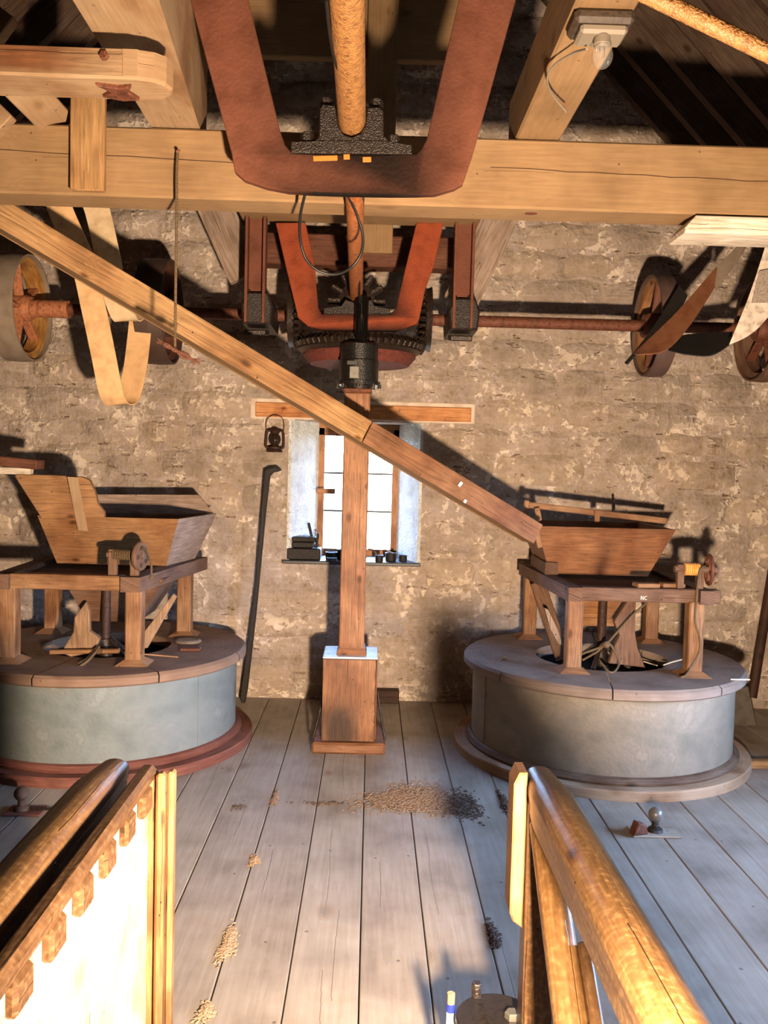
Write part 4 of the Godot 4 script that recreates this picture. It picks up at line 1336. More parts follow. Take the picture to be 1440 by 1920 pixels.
	prism(PackedVector2Array([Vector2(-1.015, 0.8547), Vector2(-0.9978, 0.8411), Vector2(-1.065, 0.7195), Vector2(-1.146, 0.5693), Vector2(-1.174, 0.5631), Vector2(-1.158, 0.6614)]), -4.57, -4.55, Vector3.UP, Transform3D.IDENTITY, 0.003)
	obj("slant_board", M.old_pale, h)
	begin()
	beam(Vector3(-1.63, 0.5491, -4.5), Vector3(-1.276, 0.5629, -4.5), 0.035, 0.022)
	obj("shaker_stick", M.leg, h)
	hb = 0.965
	ht = 1.235
	hp = thing("grain_hopper", "weathered grain hopper with a raised curved front board and nailed batten", "hopper", Vector3(-1.45, hb, -5.0), "grain hoppers")
	hopper(hp, [Vector3(-1.719, hb, -4.84), Vector3(-1.123, hb, -4.84), Vector3(-1.044, hb, -5.25), Vector3(-1.719, hb, -5.25)], [Vector3(-1.775, ht, -4.70), Vector3(-1.025, ht, -4.70), Vector3(-0.9281, ht, -5.30), Vector3(-1.775, ht, -5.40)], 0.022, M.hopper, M.grey_board, "panel")
	begin()
	prism(PackedVector2Array([Vector2(-1.75, 1.222), Vector2(-1.892, 1.441), Vector2(-1.881, 1.453), Vector2(-1.544, 1.45), Vector2(-1.499, 1.432), Vector2(-1.47, 1.376), Vector2(-1.453, 1.309), Vector2(-1.419, 1.264), Vector2(-1.418, 1.23)]), -4.72, -4.69, Vector3.RIGHT, Transform3D.IDENTITY, 0.003)
	obj("raised_board", M.hopper, hp)
	begin()
	hexa([Vector3(-1.599, 1.447, -4.645), Vector3(-1.544, 1.445, -4.645), Vector3(-1.558, 1.444, -4.69), Vector3(-1.615, 1.446, -4.69), Vector3(-1.56, 1.163, -4.7), Vector3(-1.506, 1.158, -4.7), Vector3(-1.525, 1.153, -4.76), Vector3(-1.58, 1.158, -4.76)], Vector3.UP)
	obj("batten", M.pale, hp)
	begin()
	hexa([Vector3(-1.657, 1.218, -5.32), Vector3(-0.9521, 1.236, -5.32), Vector3(-0.9574, 1.234, -5.35), Vector3(-1.667, 1.216, -5.35), Vector3(-1.658, 1.329, -5.34), Vector3(-1.048, 1.342, -5.34), Vector3(-1.053, 1.341, -5.37), Vector3(-1.668, 1.328, -5.37)], Vector3.RIGHT)
	obj("back_board", M.grey_board, hp)
	spindle(Vector3(-1.44, 0.40, -4.70), -1.382, 4.62, "iron damsel rod turning under the hopper with the curved board")
	wx = -1.284
	wn = thing("crank_winch", "rope winch with a solid wooden handwheel on the blue-grey tun's frame", "winch", Vector3(wx, 0.965, -4.40), "winches on the hopper frames")
	for e in [-1.284, -1.175]:
		begin()
		span(Vector3(e - 0.022, 0.966, -4.415), Vector3(e + 0.022, 1.085, -4.385), 0.004)
		obj("stand", M.old, wn)
	begin()
	tube([Vector3(wx - 0.03, 1.068, -4.40), Vector3(wx + 0.15, 1.068, -4.40)], 0.014, 12)
	obj("axle", M.old, wn)
	begin()
	for i in 9:
		lathe([Vector2(0.014, -0.006), Vector2(0.026, -0.004), Vector2(0.026, 0.004), Vector2(0.014, 0.006)], 14, axis_x(Vector3(wx + 0.006 + i * 0.0115, 1.068, -4.40)), true)
	obj("rope_coil", M.rope, wn)
	begin()
	var wc := Vector3(-1.149, 1.064, -4.40)
	var prof := [Vector2(0.012, -0.012), Vector2(0.07, -0.012), Vector2(0.075, 0.0), Vector2(0.07, 0.012), Vector2(0.012, 0.012)]
	lathe(prof, 28, Transform3D(Basis(Vector3.UP, -0.21), wc) * axis_x(Vector3.ZERO), true)
	obj("handwheel", M.old, wn)
	for i in 5:
		begin()
		var a := TAU * i / 5.0
		var hc := Basis(Vector3.UP, -0.21) * Vector3(0.011, sin(a) * 0.045, cos(a) * 0.045)
		lathe([Vector2(0.0, 0.0), Vector2(0.012, 0.0), Vector2(0.012, 0.003), Vector2(0.0, 0.003)], 12, Transform3D(Basis(Vector3.UP, -0.21), wc + hc) * axis_x(Vector3.ZERO))
		obj("hole", M.dark, wn)
	org = Vector3.ZERO
	begin()
	tube(curve([Vector3(-1.131, 1.112, -4.38), Vector3(-1.104, 1.088, -4.36), Vector3(-1.08, 1.038, -4.34), Vector3(-1.074, 0.9756, -4.33)]), 0.006, 7)
	ball(Vector3(-1.074, 0.9704, -4.33), 0.012)
	single("cord_end", M.rope, "short cord draped from the wooden handwheel over the frame corner", "cord")
	begin()
	tube(curve([Vector3(-1.37, 0.5864, -4.47), Vector3(-1.384, 0.5557, -4.42), Vector3(-1.405, 0.5279, -4.36), Vector3(-1.444, 0.5042, -4.32), Vector3(-1.477, 0.4837, -4.28), Vector3(-1.486, 0.4617, -4.24)]), 0.0075, 7)
	tube(curve([Vector3(-1.384, 0.584, -4.48), Vector3(-1.424, 0.5329, -4.42), Vector3(-1.5, 0.4925, -4.33), Vector3(-1.571, 0.4624, -4.24)]), 0.004, 6)
	ball(Vector3(-1.379, 0.562, -4.48), 0.022, 0.7)
	single("knotted_rope", M.rope, "knotted rope trailing over the front edge of the blue-grey tun", "rope")
	begin()
	tube([Vector3(-1.159, 0.5599, -4.45), Vector3(-0.9744, 0.5367, -4.5)], 0.004, 6)
	single("thin_stick", M.leg, "thin stick lying on the blue-grey tun's cover", "stick")
	begin()
	lathe([Vector2(0.0, 0.0), Vector2(0.07, 0.0), Vector2(0.075, 0.01), Vector2(0.06, 0.016), Vector2(0.0, 0.014)], 18, Transform3D(Basis(Vector3(1.0, 0, 0), Vector3.UP, Vector3(0, 0, 0.9)), Vector3(-1.019, 0.519, -4.965)))
	single("grey_lid", M.belt_grey, "flat grey lid by the back leg on the blue-grey tun", "lid")
	begin()
	box(Vector3(-0.9625, 0.526, -4.749), Vector3(0.11, 0.014, 0.05), 0.004, Basis(Vector3.UP, 0.1))
	single("red_block", M.rust, "small flat red block in front of the grey lid", "block")
	# spout end at the left edge, above the curved hopper
	begin()
	beam(Vector3(-2.165, 1.536, -4.75), Vector3(-1.778, 1.504, -4.75), 0.12, 0.05, Vector3(0.1, 1, 0))
	var sp := single("spout_end", M.red_wood, "reddish wooden spout end above the curved hopper board", "spout")
	begin()
	beam(Vector3(-2.151, 1.471, -4.72), Vector3(-1.812, 1.468, -4.72), 0.05, 0.035, Vector3(0.1, 1, 0))
	obj("bottom_batten", M.white_wood, sp)

func spindle(eye: Vector3, x: float, z: float, label: String):
	var t := thing("damsel", label, "damsel", Vector3(x, 0.415, -z), "damsel rods over the millstones")
	var c := Vector3(x, 0.0, -z)
	begin()
	tube([c + Vector3.UP * 0.60, c + Vector3.UP * 0.90], 0.024, 12)
	obj("rod", M.rust_dark, t)
	begin()
	lathe([Vector2(0.0, 0.415), Vector2(0.05, 0.415), Vector2(0.05, 0.47), Vector2(0.036, 0.50), Vector2(0.036, 0.60), Vector2(0.0, 0.61)], 8, axis_y(c))
	obj("drive_block", M.iron_black, t)
	for i in 4:
		var a := TAU * i / 4.0 + 0.5
		begin()
		beam(c + Vector3(cos(a) * 0.03, 0.60, sin(a) * 0.03), c + Vector3(cos(a) * 0.16, 0.50, sin(a) * 0.16), 0.022, 0.022)
		obj("driver_arm", M.iron_black, t)

func handwheel(parent: Node3D, c: Vector3, r: float, t: float, m: Material, spokes: int):
	begin()
	var xf := Transform3D(Basis(Vector3.UP, -0.12), c)
	var prof := []
	for i in 8: prof.append(Vector2(r + cos(TAU * i / 8.0) * t, sin(TAU * i / 8.0) * t))
	lathe(prof, 28, xf * axis_x(Vector3.ZERO), true, true)
	var o := obj("handwheel", m, parent)
	for i in spokes:
		var a := TAU * i / spokes + 0.4
		begin()
		beam(c, c + xf.basis * Vector3(0, cos(a), sin(a)) * r, 0.014, 0.012, Vector3.RIGHT)
		obj("spoke", m, o)

func text_on(parent: Node3D, s: String, at: Vector3, size: float, m: Material = null):
	var tm := TextMesh.new()
	var f := SystemFont.new()
	f.font_names = PackedStringArray(["Droid Sans"])
	tm.font = f
	tm.text = s
	tm.font_size = 32
	tm.pixel_size = size / 32.0
	tm.depth = 0.002
	var o := MeshInstance3D.new()
	o.name = "lettering"
	o.mesh = tm
	o.material_override = m if m else M.chalk
	o.position = at - org
	parent.add_child(o, true)
	return o

func build_centre():
	# upright spindle post with its box
	var px := -0.087
	var pz := -4.80
	var p := thing("spindle_post", "orange-brown boxed spindle post standing in the middle before the window", "post", Vector3(px, 0, pz))
	begin()
	span(Vector3(px - 0.20, 0.0, pz - 0.18), Vector3(px + 0.195, 0.062, pz + 0.17), 0.012)
	obj("plinth", M.post_base, p)
	begin()
	span(Vector3(px - 0.148, 0.062, pz - 0.145), Vector3(px + 0.135, 0.508, pz + 0.130), 0.005, Vector3.UP)
	obj("box", M.post_base, p)
	begin()
	tint = func(q: Vector3) -> Color:
		var u := (q.x - px) / 0.14
		var v := (q.y - 0.06) / 0.45
		var k := clampf(1.25 - Vector2((u + 0.35) / 0.75, (v - 0.12) / 0.42).length(), 0.0, 1.0)
		return Color.WHITE.lerp(Color(0.08, 0.055, 0.045), clampf(k * 1.2, 0, 0.92))
	slab([Vector3(px - 0.148, 0.066, pz + 0.142), Vector3(px + 0.136, 0.066, pz + 0.142), Vector3(px + 0.136, 0.507, pz + 0.142), Vector3(px - 0.148, 0.507, pz + 0.142)], Vector3(0, 0, -0.011), 12, 18, 0.10)
	obj("front_board", M.stained, p)
	tint = null
	begin()
	hexa([Vector3(px + 0.136, 0.075, pz + 0.131), Vector3(px + 0.142, 0.075, pz + 0.131), Vector3(px + 0.142, 0.505, pz + 0.131), Vector3(px + 0.136, 0.505, pz + 0.131), Vector3(px + 0.136, 0.075, pz - 0.14), Vector3(px + 0.142, 0.075, pz - 0.14), Vector3(px + 0.142, 0.505, pz - 0.14), Vector3(px + 0.136, 0.505, pz - 0.14)], Vector3.UP)
	obj("side_board", M.red_wood, p)
	begin()
	span(Vector3(px - 0.152, 0.509, pz - 0.15), Vector3(px + 0.142, 0.520, pz + 0.134), 0.003)
	obj("top_plate", M.zinc, p)
	begin()
	hexa([Vector3(px - 0.082, 0.52, pz - 0.085), Vector3(px + 0.082, 0.52, pz - 0.085), Vector3(px + 0.082, 0.52, pz + 0.088), Vector3(px - 0.082, 0.52, pz + 0.088), Vector3(px - 0.072, 0.555, pz - 0.072), Vector3(px + 0.072, 0.555, pz - 0.072), Vector3(px + 0.072, 0.555, pz + 0.072), Vector3(px - 0.072, 0.555, pz + 0.072)], Vector3.RIGHT)
	obj("foot_moulding", M.post, p)
	begin()
	span(Vector3(px - 0.0705, 0.55, pz - 0.07), Vector3(px + 0.0675, 1.935, pz + 0.07), 0.006, Vector3.UP)
	obj("shaft_casing", M.post, p)
	begin()
	span(Vector3(px - 0.078, 1.935, pz - 0.076), Vector3(px + 0.075, 1.957, pz + 0.076), 0.004)
	obj("cap", M.rust, p)
	for s in [-1.0, 1.0]:
		begin()
		tube(curve([Vector3(px + s * 0.15, 0.30, pz + 0.02), Vector3(px + s * 0.165, 0.20, pz + 0.05), Vector3(px + s * 0.19, 0.09, pz + 0.09), Vector3(px + s * 0.195, 0.064, pz + 0.10)]), 0.007, 8)
		obj("iron_strap", M.iron_black, p)
	# coupling and spindle over it
	var q := thing("coupling", "black iron coupling drum between the post cap and the crown wheel", "coupling", Vector3(px, 1.957, -4.77))
	var cc := Vector3(px + 0.002, 0, -4.77)
	begin()
	lathe([Vector2(0.0, 1.957), Vector2(0.07, 1.957), Vector2(0.075, 1.975), Vector2(0.118, 1.975), Vector2(0.118, 1.995), Vector2(0.106, 1.998), Vector2(0.106, 2.105), Vector2(0.101, 2.11), Vector2(0.101, 2.19), Vector2(0.09, 2.20), Vector2(0.0, 2.20)], 36, axis_y(cc))
	obj("drum", M.gloss_iron, q)
	begin()
	box(cc + Vector3(-0.035, 2.085, 0.100), Vector3(0.055, 0.024, 0.012), 0.002)
	obj("slot", M.cable, q)
	begin()
	box(cc + Vector3(-0.022, 2.035, 0.101), Vector3(0.052, 0.065, 0.012), 0.003)
	obj("key_plate", M.zinc_dull, q)
	for i in 8:
		var a := TAU * i / 8.0
		begin()
		hex_bolt(cc + Vector3(cos(a) * 0.112, 1.960, sin(a) * 0.112), 0.010, 0.022)
		obj("bolt", M.iron_black, q)
	begin()
	lathe([Vector2(0.0, 2.20), Vector2(0.036, 2.20), Vector2(0.036, 2.44), Vector2(0.032, 2.445), Vector2(0.0, 2.445)], 28, axis_y(Vector3(px + 0.01, 0, -4.74)))
	obj("spindle", M.gloss_black, q)
	# diagonal chute
	var a: Vector3 = Vector3(-1.818, 2.68, -3.7)
	var b: Vector3 = Vector3(0.8752, 1.204, -4.74)
	var ch := thing("grain_chute", "long square wooden chute slanting down across the room into the right hopper", "chute", a)
	var d := (b - a).normalized()
	var up := (Vector3.UP - d * d.y).normalized()
	var side := d.cross(up).normalized()   # away from the camera or towards it
	if side.z < 0: side = -side
	var L := (b - a).length()
	var cut := 0.655
	for e in [[0.0, cut, M.pine_warm], [cut + 0.002, 1.0, M.chute_low]]:
		var s0: Vector3 = a + d * L * e[0]
		var s1: Vector3 = a + d * L * e[1]
		begin()
		beam(s0 + side * 0.055, s1 + side * 0.055, 0.016, 0.115, up, 0.002)
		obj("front_board", e[2], ch)
	begin()
	beam(a - side * 0.055, b - side * 0.055, 0.016, 0.115, up, 0.002)
	obj("back_board", M.pine_warm, ch)
	begin()
	beam(a - up * 0.048, b - up * 0.048, 0.092, 0.016, up, 0.002)
	obj("bottom_board", M.pine, ch)
	begin()
	beam(a + up * 0.048 + d * 0.02, b + up * 0.048 - d * 0.10, 0.092, 0.014, up, 0.002)
	obj("lid_board", M.pine_warm, ch)
	for e in [[Vector3(0.4527, 1.464, -4.5), 0.03], [Vector3(0.4811, 1.377, -4.51), 0.02]]:
		begin()
		box(e[0], Vector3(0.018, e[1], 0.012), 0.002, Basis(Vector3.BACK, -0.6))
		obj("metal_clip", M.blade, ch)

func build_window_things():
	org = Vector3.ZERO
	var wb := 0.935
	# window: frame, mullions, six panes
	begin()
	var z := -6.09
	var x0 := -0.385
	var x1 := 0.195
	span(Vector3(x0, wb, z - 0.05), Vector3(x0 + 0.055, 1.80, z), 0.004)
	span(Vector3(x1 - 0.055, wb, z - 0.05), Vector3(x1, 1.80, z), 0.004)
	span(Vector3(x0, 1.745, z - 0.05), Vector3(x1, 1.83, z), 0.004)
	span(Vector3(x0, wb - 0.02, z - 0.05), Vector3(x1, wb + 0.03, z), 0.004)
	span(Vector3(-0.125, wb, z - 0.045), Vector3(-0.055, 1.76, z + 0.0), 0.004)
	var w := struct("window_1", M.frame)
	for cx in [[-0.33, -0.125], [-0.055, 0.14]]:
		for r in 3:
			var ya := wb + 0.03 + r * 0.2617
			begin()
			span(Vector3(cx[0], ya, z - 0.028), Vector3(cx[1], ya + 0.2617, z - 0.024), 0.0)
			struct("pane", M.glass, w)
			if r > 0:
				begin()
				span(Vector3(cx[0], ya - 0.006, z - 0.034), Vector3(cx[1], ya + 0.006, z - 0.018), 0.002)
				struct("glazing_bar", M.frame_grey, w)
	begin()
	box(Vector3(-0.3105, 1.365, -5.98), Vector3(0.125, 0.035, 0.03), 0.003)
	struct("latch", M.frame, w)
	# right side windows that let the daylight in
	for e in [[-3.85, -3.2], [-2.95, -1.75]]:
		begin()
		var zz: float = e[0]
		var z2: float = e[1]
		span(Vector3(3.12, 0.55, zz), Vector3(3.18, 0.60, z2), 0.003)
		span(Vector3(3.12, 1.60, zz), Vector3(3.18, 1.65, z2), 0.003)
		span(Vector3(3.12, 0.60, zz), Vector3(3.18, 1.60, zz + 0.05), 0.003)
		span(Vector3(3.12, 0.60, z2 - 0.05), Vector3(3.18, 1.60, z2), 0.003)
		struct("window_2" if zz < -3.5 else "window_3", M.frame)
	# lintel set in a plaster border
	begin()
	span(Vector3(-0.80, 1.835, -WZ - 0.02), Vector3(0.66, 1.965, -WZ + 0.004), 0.004)
	struct("trim_1", M.plaster)
	begin()
	span(Vector3(-0.765, 1.845, -WZ - 0.02), Vector3(0.635, 1.938, -WZ + 0.016), 0.004)
	single("window_lintel", M.lintel, "orange wooden lintel board set in plaster above the window", "lintel")
	# slate sill
	begin()
	span(Vector3(-0.57, 0.895, -6.08), Vector3(0.33, 0.918, -WZ + 0.045), 0.005)
	single("window_sill", M.slate, "dark slate sill under the window, crowded with small things", "sill")
	# things on the sill
	var sy := 0.919
	var k := thing("press_block", "dark stepped iron block with levers on the left end of the sill", "tool", Vector3(-0.43, sy, -5.80))
	begin()
	span(Vector3(-0.545, sy, -5.88), Vector3(-0.325, sy + 0.075, -5.74), 0.006)
	obj("base", M.iron_block, k)
	begin()
	span(Vector3(-0.515, sy + 0.076, -5.87), Vector3(-0.375, sy + 0.115, -5.76), 0.006)
	obj("body", M.iron_block, k)
	begin()
	span(Vector3(-0.515, sy + 0.116, -5.88), Vector3(-0.355, sy + 0.148, -5.75), 0.006)
	obj("top_plate", M.iron_block, k)
	for e in [[Vector3(-0.37, sy + 0.08, -5.80), Vector3(-0.41, sy + 0.24, -5.80)], [Vector3(-0.355, sy + 0.076, -5.78), Vector3(-0.345, sy + 0.175, -5.78)]]:
		begin()
		beam(e[0], e[1], 0.018, 0.016, Vector3.BACK)
		obj("lever_bar", M.iron_block, k)
	var lst := [[-0.2537, 0.04, 0.05, "small dark glass jar beside the stepped iron block", "jar"], [-0.2494, 0.034, 0.022, "shallow blue-black dish in front of the small glass jar", "dish"], [0.06064, 0.026, 0.045, "short round tin nearest the post on the right of the sill", "tin"], [0.1373, 0.036, 0.055, "wider dark tin, middle of the row right of the post", "tin"], [0.2178, 0.028, 0.04, "squat brown tin at the right end of the sill", "tin"], [-0.1872, 0.03, 0.07, "dark bottle stub half hidden by the post", "bottle"]]
	for i in lst.size():
		var e = lst[i]
		var c := Vector3(e[0], sy, -5.72 if i in [1, 2] else -5.80)
		org = c
		begin()
		lathe([Vector2(0.0, 0.0), Vector2(e[1] * 0.92, 0.0), Vector2(e[1], e[2] * 0.1), Vector2(e[1], e[2] * 0.92), Vector2(e[1] * 1.04, e[2] * 0.95), Vector2(e[1] * 1.04, e[2]), Vector2(e[1] * 0.9, e[2]), Vector2(e[1] * 0.88, e[2] * 0.9), Vector2(0.0, e[2] * 0.88)], 20, axis_y(c))
		single("sill_" + e[4], M.iron_block if i != 1 else M.slate, e[3], e[4], "small vessels on the sill")
	org = Vector3.ZERO
	begin()
	tube(curve([Vector3(-0.014, 0.9948, -5.78), Vector3(0.0213, 0.9896, -5.77), Vector3(0.0464, 0.9591, -5.73)]), 0.006, 7)
	single("bent_wire", M.rope, "bent pale wire leaning on the short round tin", "wire")
	begin()
	tube([Vector3(0.0774, 1.006, -5.8), Vector3(0.1519, 0.9742, -5.78)], 0.003, 6)
	single("thin_rod", M.cord, "thin pale rod lying across the sill tins", "rod")
	# lantern
	var lx: float = -0.6322
	var lz := -5.70
	var ly: float = 1.616
	var ln := thing("oil_lantern", "rusty hurricane lantern hung on the wall left of the window", "lantern", Vector3(lx, ly, lz))
	var lc := Vector3(lx, ly, lz)
	begin()
	lathe([Vector2(0, 0), Vector2(0.05, 0), Vector2(0.052, 0.006), Vector2(0.042, 0.022), Vector2(0.042, 0.035), Vector2(0.02, 0.042), Vector2(0.0, 0.042)], 20, axis_y(lc))
	obj("oil_tank", M.rust_dark, ln)
	begin()
	lathe([Vector2(0.02, 0.042), Vector2(0.034, 0.06), Vector2(0.039, 0.08), Vector2(0.034, 0.105), Vector2(0.022, 0.12)], 20, axis_y(lc), false, true)
	obj("globe", M.smoked_glass, ln)
	begin()
	lathe([Vector2(0.0, 0.158), Vector2(0.012, 0.16), Vector2(0.026, 0.150), Vector2(0.036, 0.138), Vector2(0.026, 0.120), Vector2(0.0, 0.118)], 18, axis_y(lc))
	obj("chimney_cap", M.rust_dark, ln)
	for s in [-1.0, 1.0]:
		begin()
		tube(curve([lc + Vector3(s * 0.03, 0.028, 0), lc + Vector3(s * 0.056, 0.035, 0), lc + Vector3(s * 0.056, 0.09, 0), lc + Vector3(s * 0.050, 0.135, 0), lc + Vector3(s * 0.022, 0.142, 0)]), 0.0085, 8)
		obj("side_tube", M.rust_dark, ln)
	begin()
	tube(curve([lc + Vector3(-0.054, 0.125, 0.0), lc + Vector3(-0.058, 0.18, 0.0), lc + Vector3(-0.045, 0.22, 0.0), lc + Vector3(0.0, 0.24, 0.0), lc + Vector3(0.045, 0.22, 0.0), lc + Vector3(0.058, 0.18, 0.0), lc + Vector3(0.054, 0.125, 0.0)]), 0.0028, 6)
	obj("bail_handle", M.rust, ln)
	begin()
	tube([Vector3(lx, ly + 0.237, -WZ), Vector3(lx, ly + 0.237, lz + 0.012)], 0.004, 6)
	obj("hook", M.rust, ln)
	# crow bar leaning at the wall
	begin()
	org = Vector3.ZERO
	prism(PackedVector2Array([Vector2(-0.7978, -0.01353), Vector2(-0.8123, 0.03482), Vector2(-0.7297, 0.7548), Vector2(-0.6825, 1.498), Vector2(-0.649, 1.516), Vector2(-0.6018, 1.521), Vector2(-0.5745, 1.505), Vector2(-0.5945, 1.494), Vector2(-0.6282, 1.486), Vector2(-0.648, 1.462), Vector2(-0.6707, 1.234), Vector2(-0.7197, 0.5833), Vector2(-0.7655, 0.09839), Vector2(-0.7809, 0.0007625)]), -0.02, 0.02, Vector3.UP, Transform3D(Basis(Vector3.RIGHT, Vector3.UP, Vector3.BACK), Vector3(0, 0, -5.62)), 0.004)
	single("iron_bar", M.iron_block, "long dark iron bar with hooked tip leaning left of the window", "bar")

func build_rails(lamp_at: Vector3):
	# right handrail
	var t := thing("handrail", "worn varnished handrail with newel and braces on the right of the landing", "handrail", Vector3(0.41, 0, -1.2), "handrails of the landing")
	rail_bar(t, 0.41, 0.87, -2.03, 0.3, M.varnish, 0.045, 0.095)
	begin()
	span(Vector3(0.372, 0.0, -2.0), Vector3(0.445, 0.80, -1.93), 0.006, Vector3.UP)
	obj("newel", M.varnish_dark, t)
	begin()
	prism(PackedVector2Array([Vector2(0.340, 0.535), Vector2(0.348, 0.515), Vector2(0.3705, 0.50), Vector2(0.3705, 0.862), Vector2(0.352, 0.862), Vector2(0.340, 0.835)]), -2.03, -1.955, Vector3.UP, Transform3D.IDENTITY, 0.004)
	obj("side_strip", M.strip, t)
	begin()
	tube([Vector3(0.405, 0.76, -1.92), Vector3(0.405, 0.50, -1.62), Vector3(0.40, 0.03, -1.05)], 0.034, 16)
	obj("stair_rail", M.varnish, t)
	begin()
	beam(Vector3(0.445, 0.56, -1.74), Vector3(0.445, 0.06, -1.08), 0.025, 0.14)
	obj("stair_string", M.varnish_dark, t)
	begin()
	span(Vector3(0.39, 0.0, 0.22), Vector3(0.44, 0.78, 0.28), 0.005, Vector3.UP)
	obj("newel", M.varnish_dark, t)
	# left handrail
	t = thing("handrail", "worn yellow handrail with dark board, outermost on the left of the landing", "handrail", Vector3(-0.58, 0, -1.2), "handrails of the landing")
	rail_bar(t, -0.58, 0.87, -2.02, 0.3, M.varnish, 0.047, 0.06)
	begin()
	span(Vector3(-0.60, 0.70, -2.0), Vector3(-0.545, 0.815, 0.28), 0.004)
	obj("side_board", M.varnish_dark, t)
	for z in [-1.97, 0.2]:
		begin()
		span(Vector3(-0.605, 0.0, z - 0.03), Vector3(-0.55, 0.75, z + 0.03), 0.005, Vector3.UP)
		obj("newel", M.varnish_dark, t)
	# boarded panel with little blocks along its top
	t = thing("boarded_panel", "boarded rail panel with a row of brown blocks, glaring in the lamp light", "panel", Vector3(-0.49, 0, -1.2))
	begin()
	span(Vector3(-0.512, 0.82, -1.99), Vector3(-0.474, 0.855, 0.28), 0.010)
	obj("top_rail", M.varnish_dark, t)
	for i in 16:
		var z := -1.90 + i * 0.137
		begin()
		span(Vector3(-0.506, 0.0, z - 0.066), Vector3(-0.487 + 0.002 * (i % 3), 0.822, z + 0.066), 0.004, Vector3.UP)
		obj("board", M.panel, t)
		begin()
		box(Vector3(-0.478, 0.803, z + 0.01), Vector3(0.022, 0.055, 0.066), 0.009)
		obj("block", M.varnish_dark, t)
	for e in [[-0.492, -0.470, -1.99], [-0.468, -0.448, -1.975], [-0.446, -0.430, -1.99]]:
		begin()
		span(Vector3(e[0], 0.0, e[2]), Vector3(e[1], 0.845, e[2] + 0.03), 0.006, Vector3.UP)
		obj("end_slat", M.strip, t)
	# work lamp clamped above the right handrail, out of view
	t = thing("work_lamp", "glowing work lamp bulb clamped above the right handrail", "lamp", Vector3(0.41, 0.87, -0.62))
	begin()
	ball(lamp_at, 0.045)
	obj("lamp_bulb", M.lamp, t)
	begin()
	tube([Vector3(0.412, 0.871, -0.56), Vector3(0.41, 0.91, -0.555), lamp_at + Vector3(0.02, -0.02, 0.04)], 0.008, 8)
	obj("lamp_stem", M.iron_black, t)

func rail_bar(parent: Node3D, x: float, top: float, z0: float, z1: float, m: Material, hw: float, depth: float):
	begin()
	S.set_smooth_group(1)
	var prof := []
	for i in 9:
		var a := PI * i / 8.0
		prof.append(Vector2(cos(a) * hw, top - 0.032 + sin(a) * 0.032))
	prof.append(Vector2(-hw, top - depth * 0.6))
	prof.append(Vector2(-hw * 0.94, top - depth * 0.66))
	prof.append(Vector2(-hw * 0.94, top - depth))
	prof.append(Vector2(hw * 0.94, top - depth))
	prof.append(Vector2(hw * 0.94, top - depth * 0.66))
	prof.append(Vector2(hw, top - depth * 0.6))
	var n := prof.size()
	var segs := 14
	for i in n:
		var k := (i + 1) % n
		S.set_smooth_group(1 if i < 8 else 2 + i)
		for s in segs:
			var za := lerpf(z0, z1, float(s) / segs)
			var zb := lerpf(z0, z1, float(s + 1) / segs)
			var sh := 0.72 if s == 0 else 1.0
			var pa: Vector2 = prof[i]
			var pb: Vector2 = prof[k]
			var a := Vector3(x + pa.x * sh, top - (top - pa.y) * sh - (0.016 if s == 0 else 0.0), za)
			var b := Vector3(x + pb.x * sh, top - (top - pb.y) * sh - (0.016 if s == 0 else 0.0), za)
			var c := Vector3(x + pb.x, pb.y, zb)
			var d := Vector3(x + pa.x, pa.y, zb)
			var va := i * 0.02
			for e in [[a, za, va], [b, za, va + 0.02], [c, zb, va + 0.02], [a, za, va], [c, zb, va + 0.02], [d, zb, va]]:
				vt(e[0], Vector2(e[1], e[2]))
	flat()
	var cap := []
	for q in prof: cap.append(Vector3(x + q.x * 0.72, top - (top - q.y) * 0.72 - 0.016, z0))
	face(cap, Vector3(x, top - 0.03, z0 + 0.1), Vector3.RIGHT)
	obj("rail", m, parent)

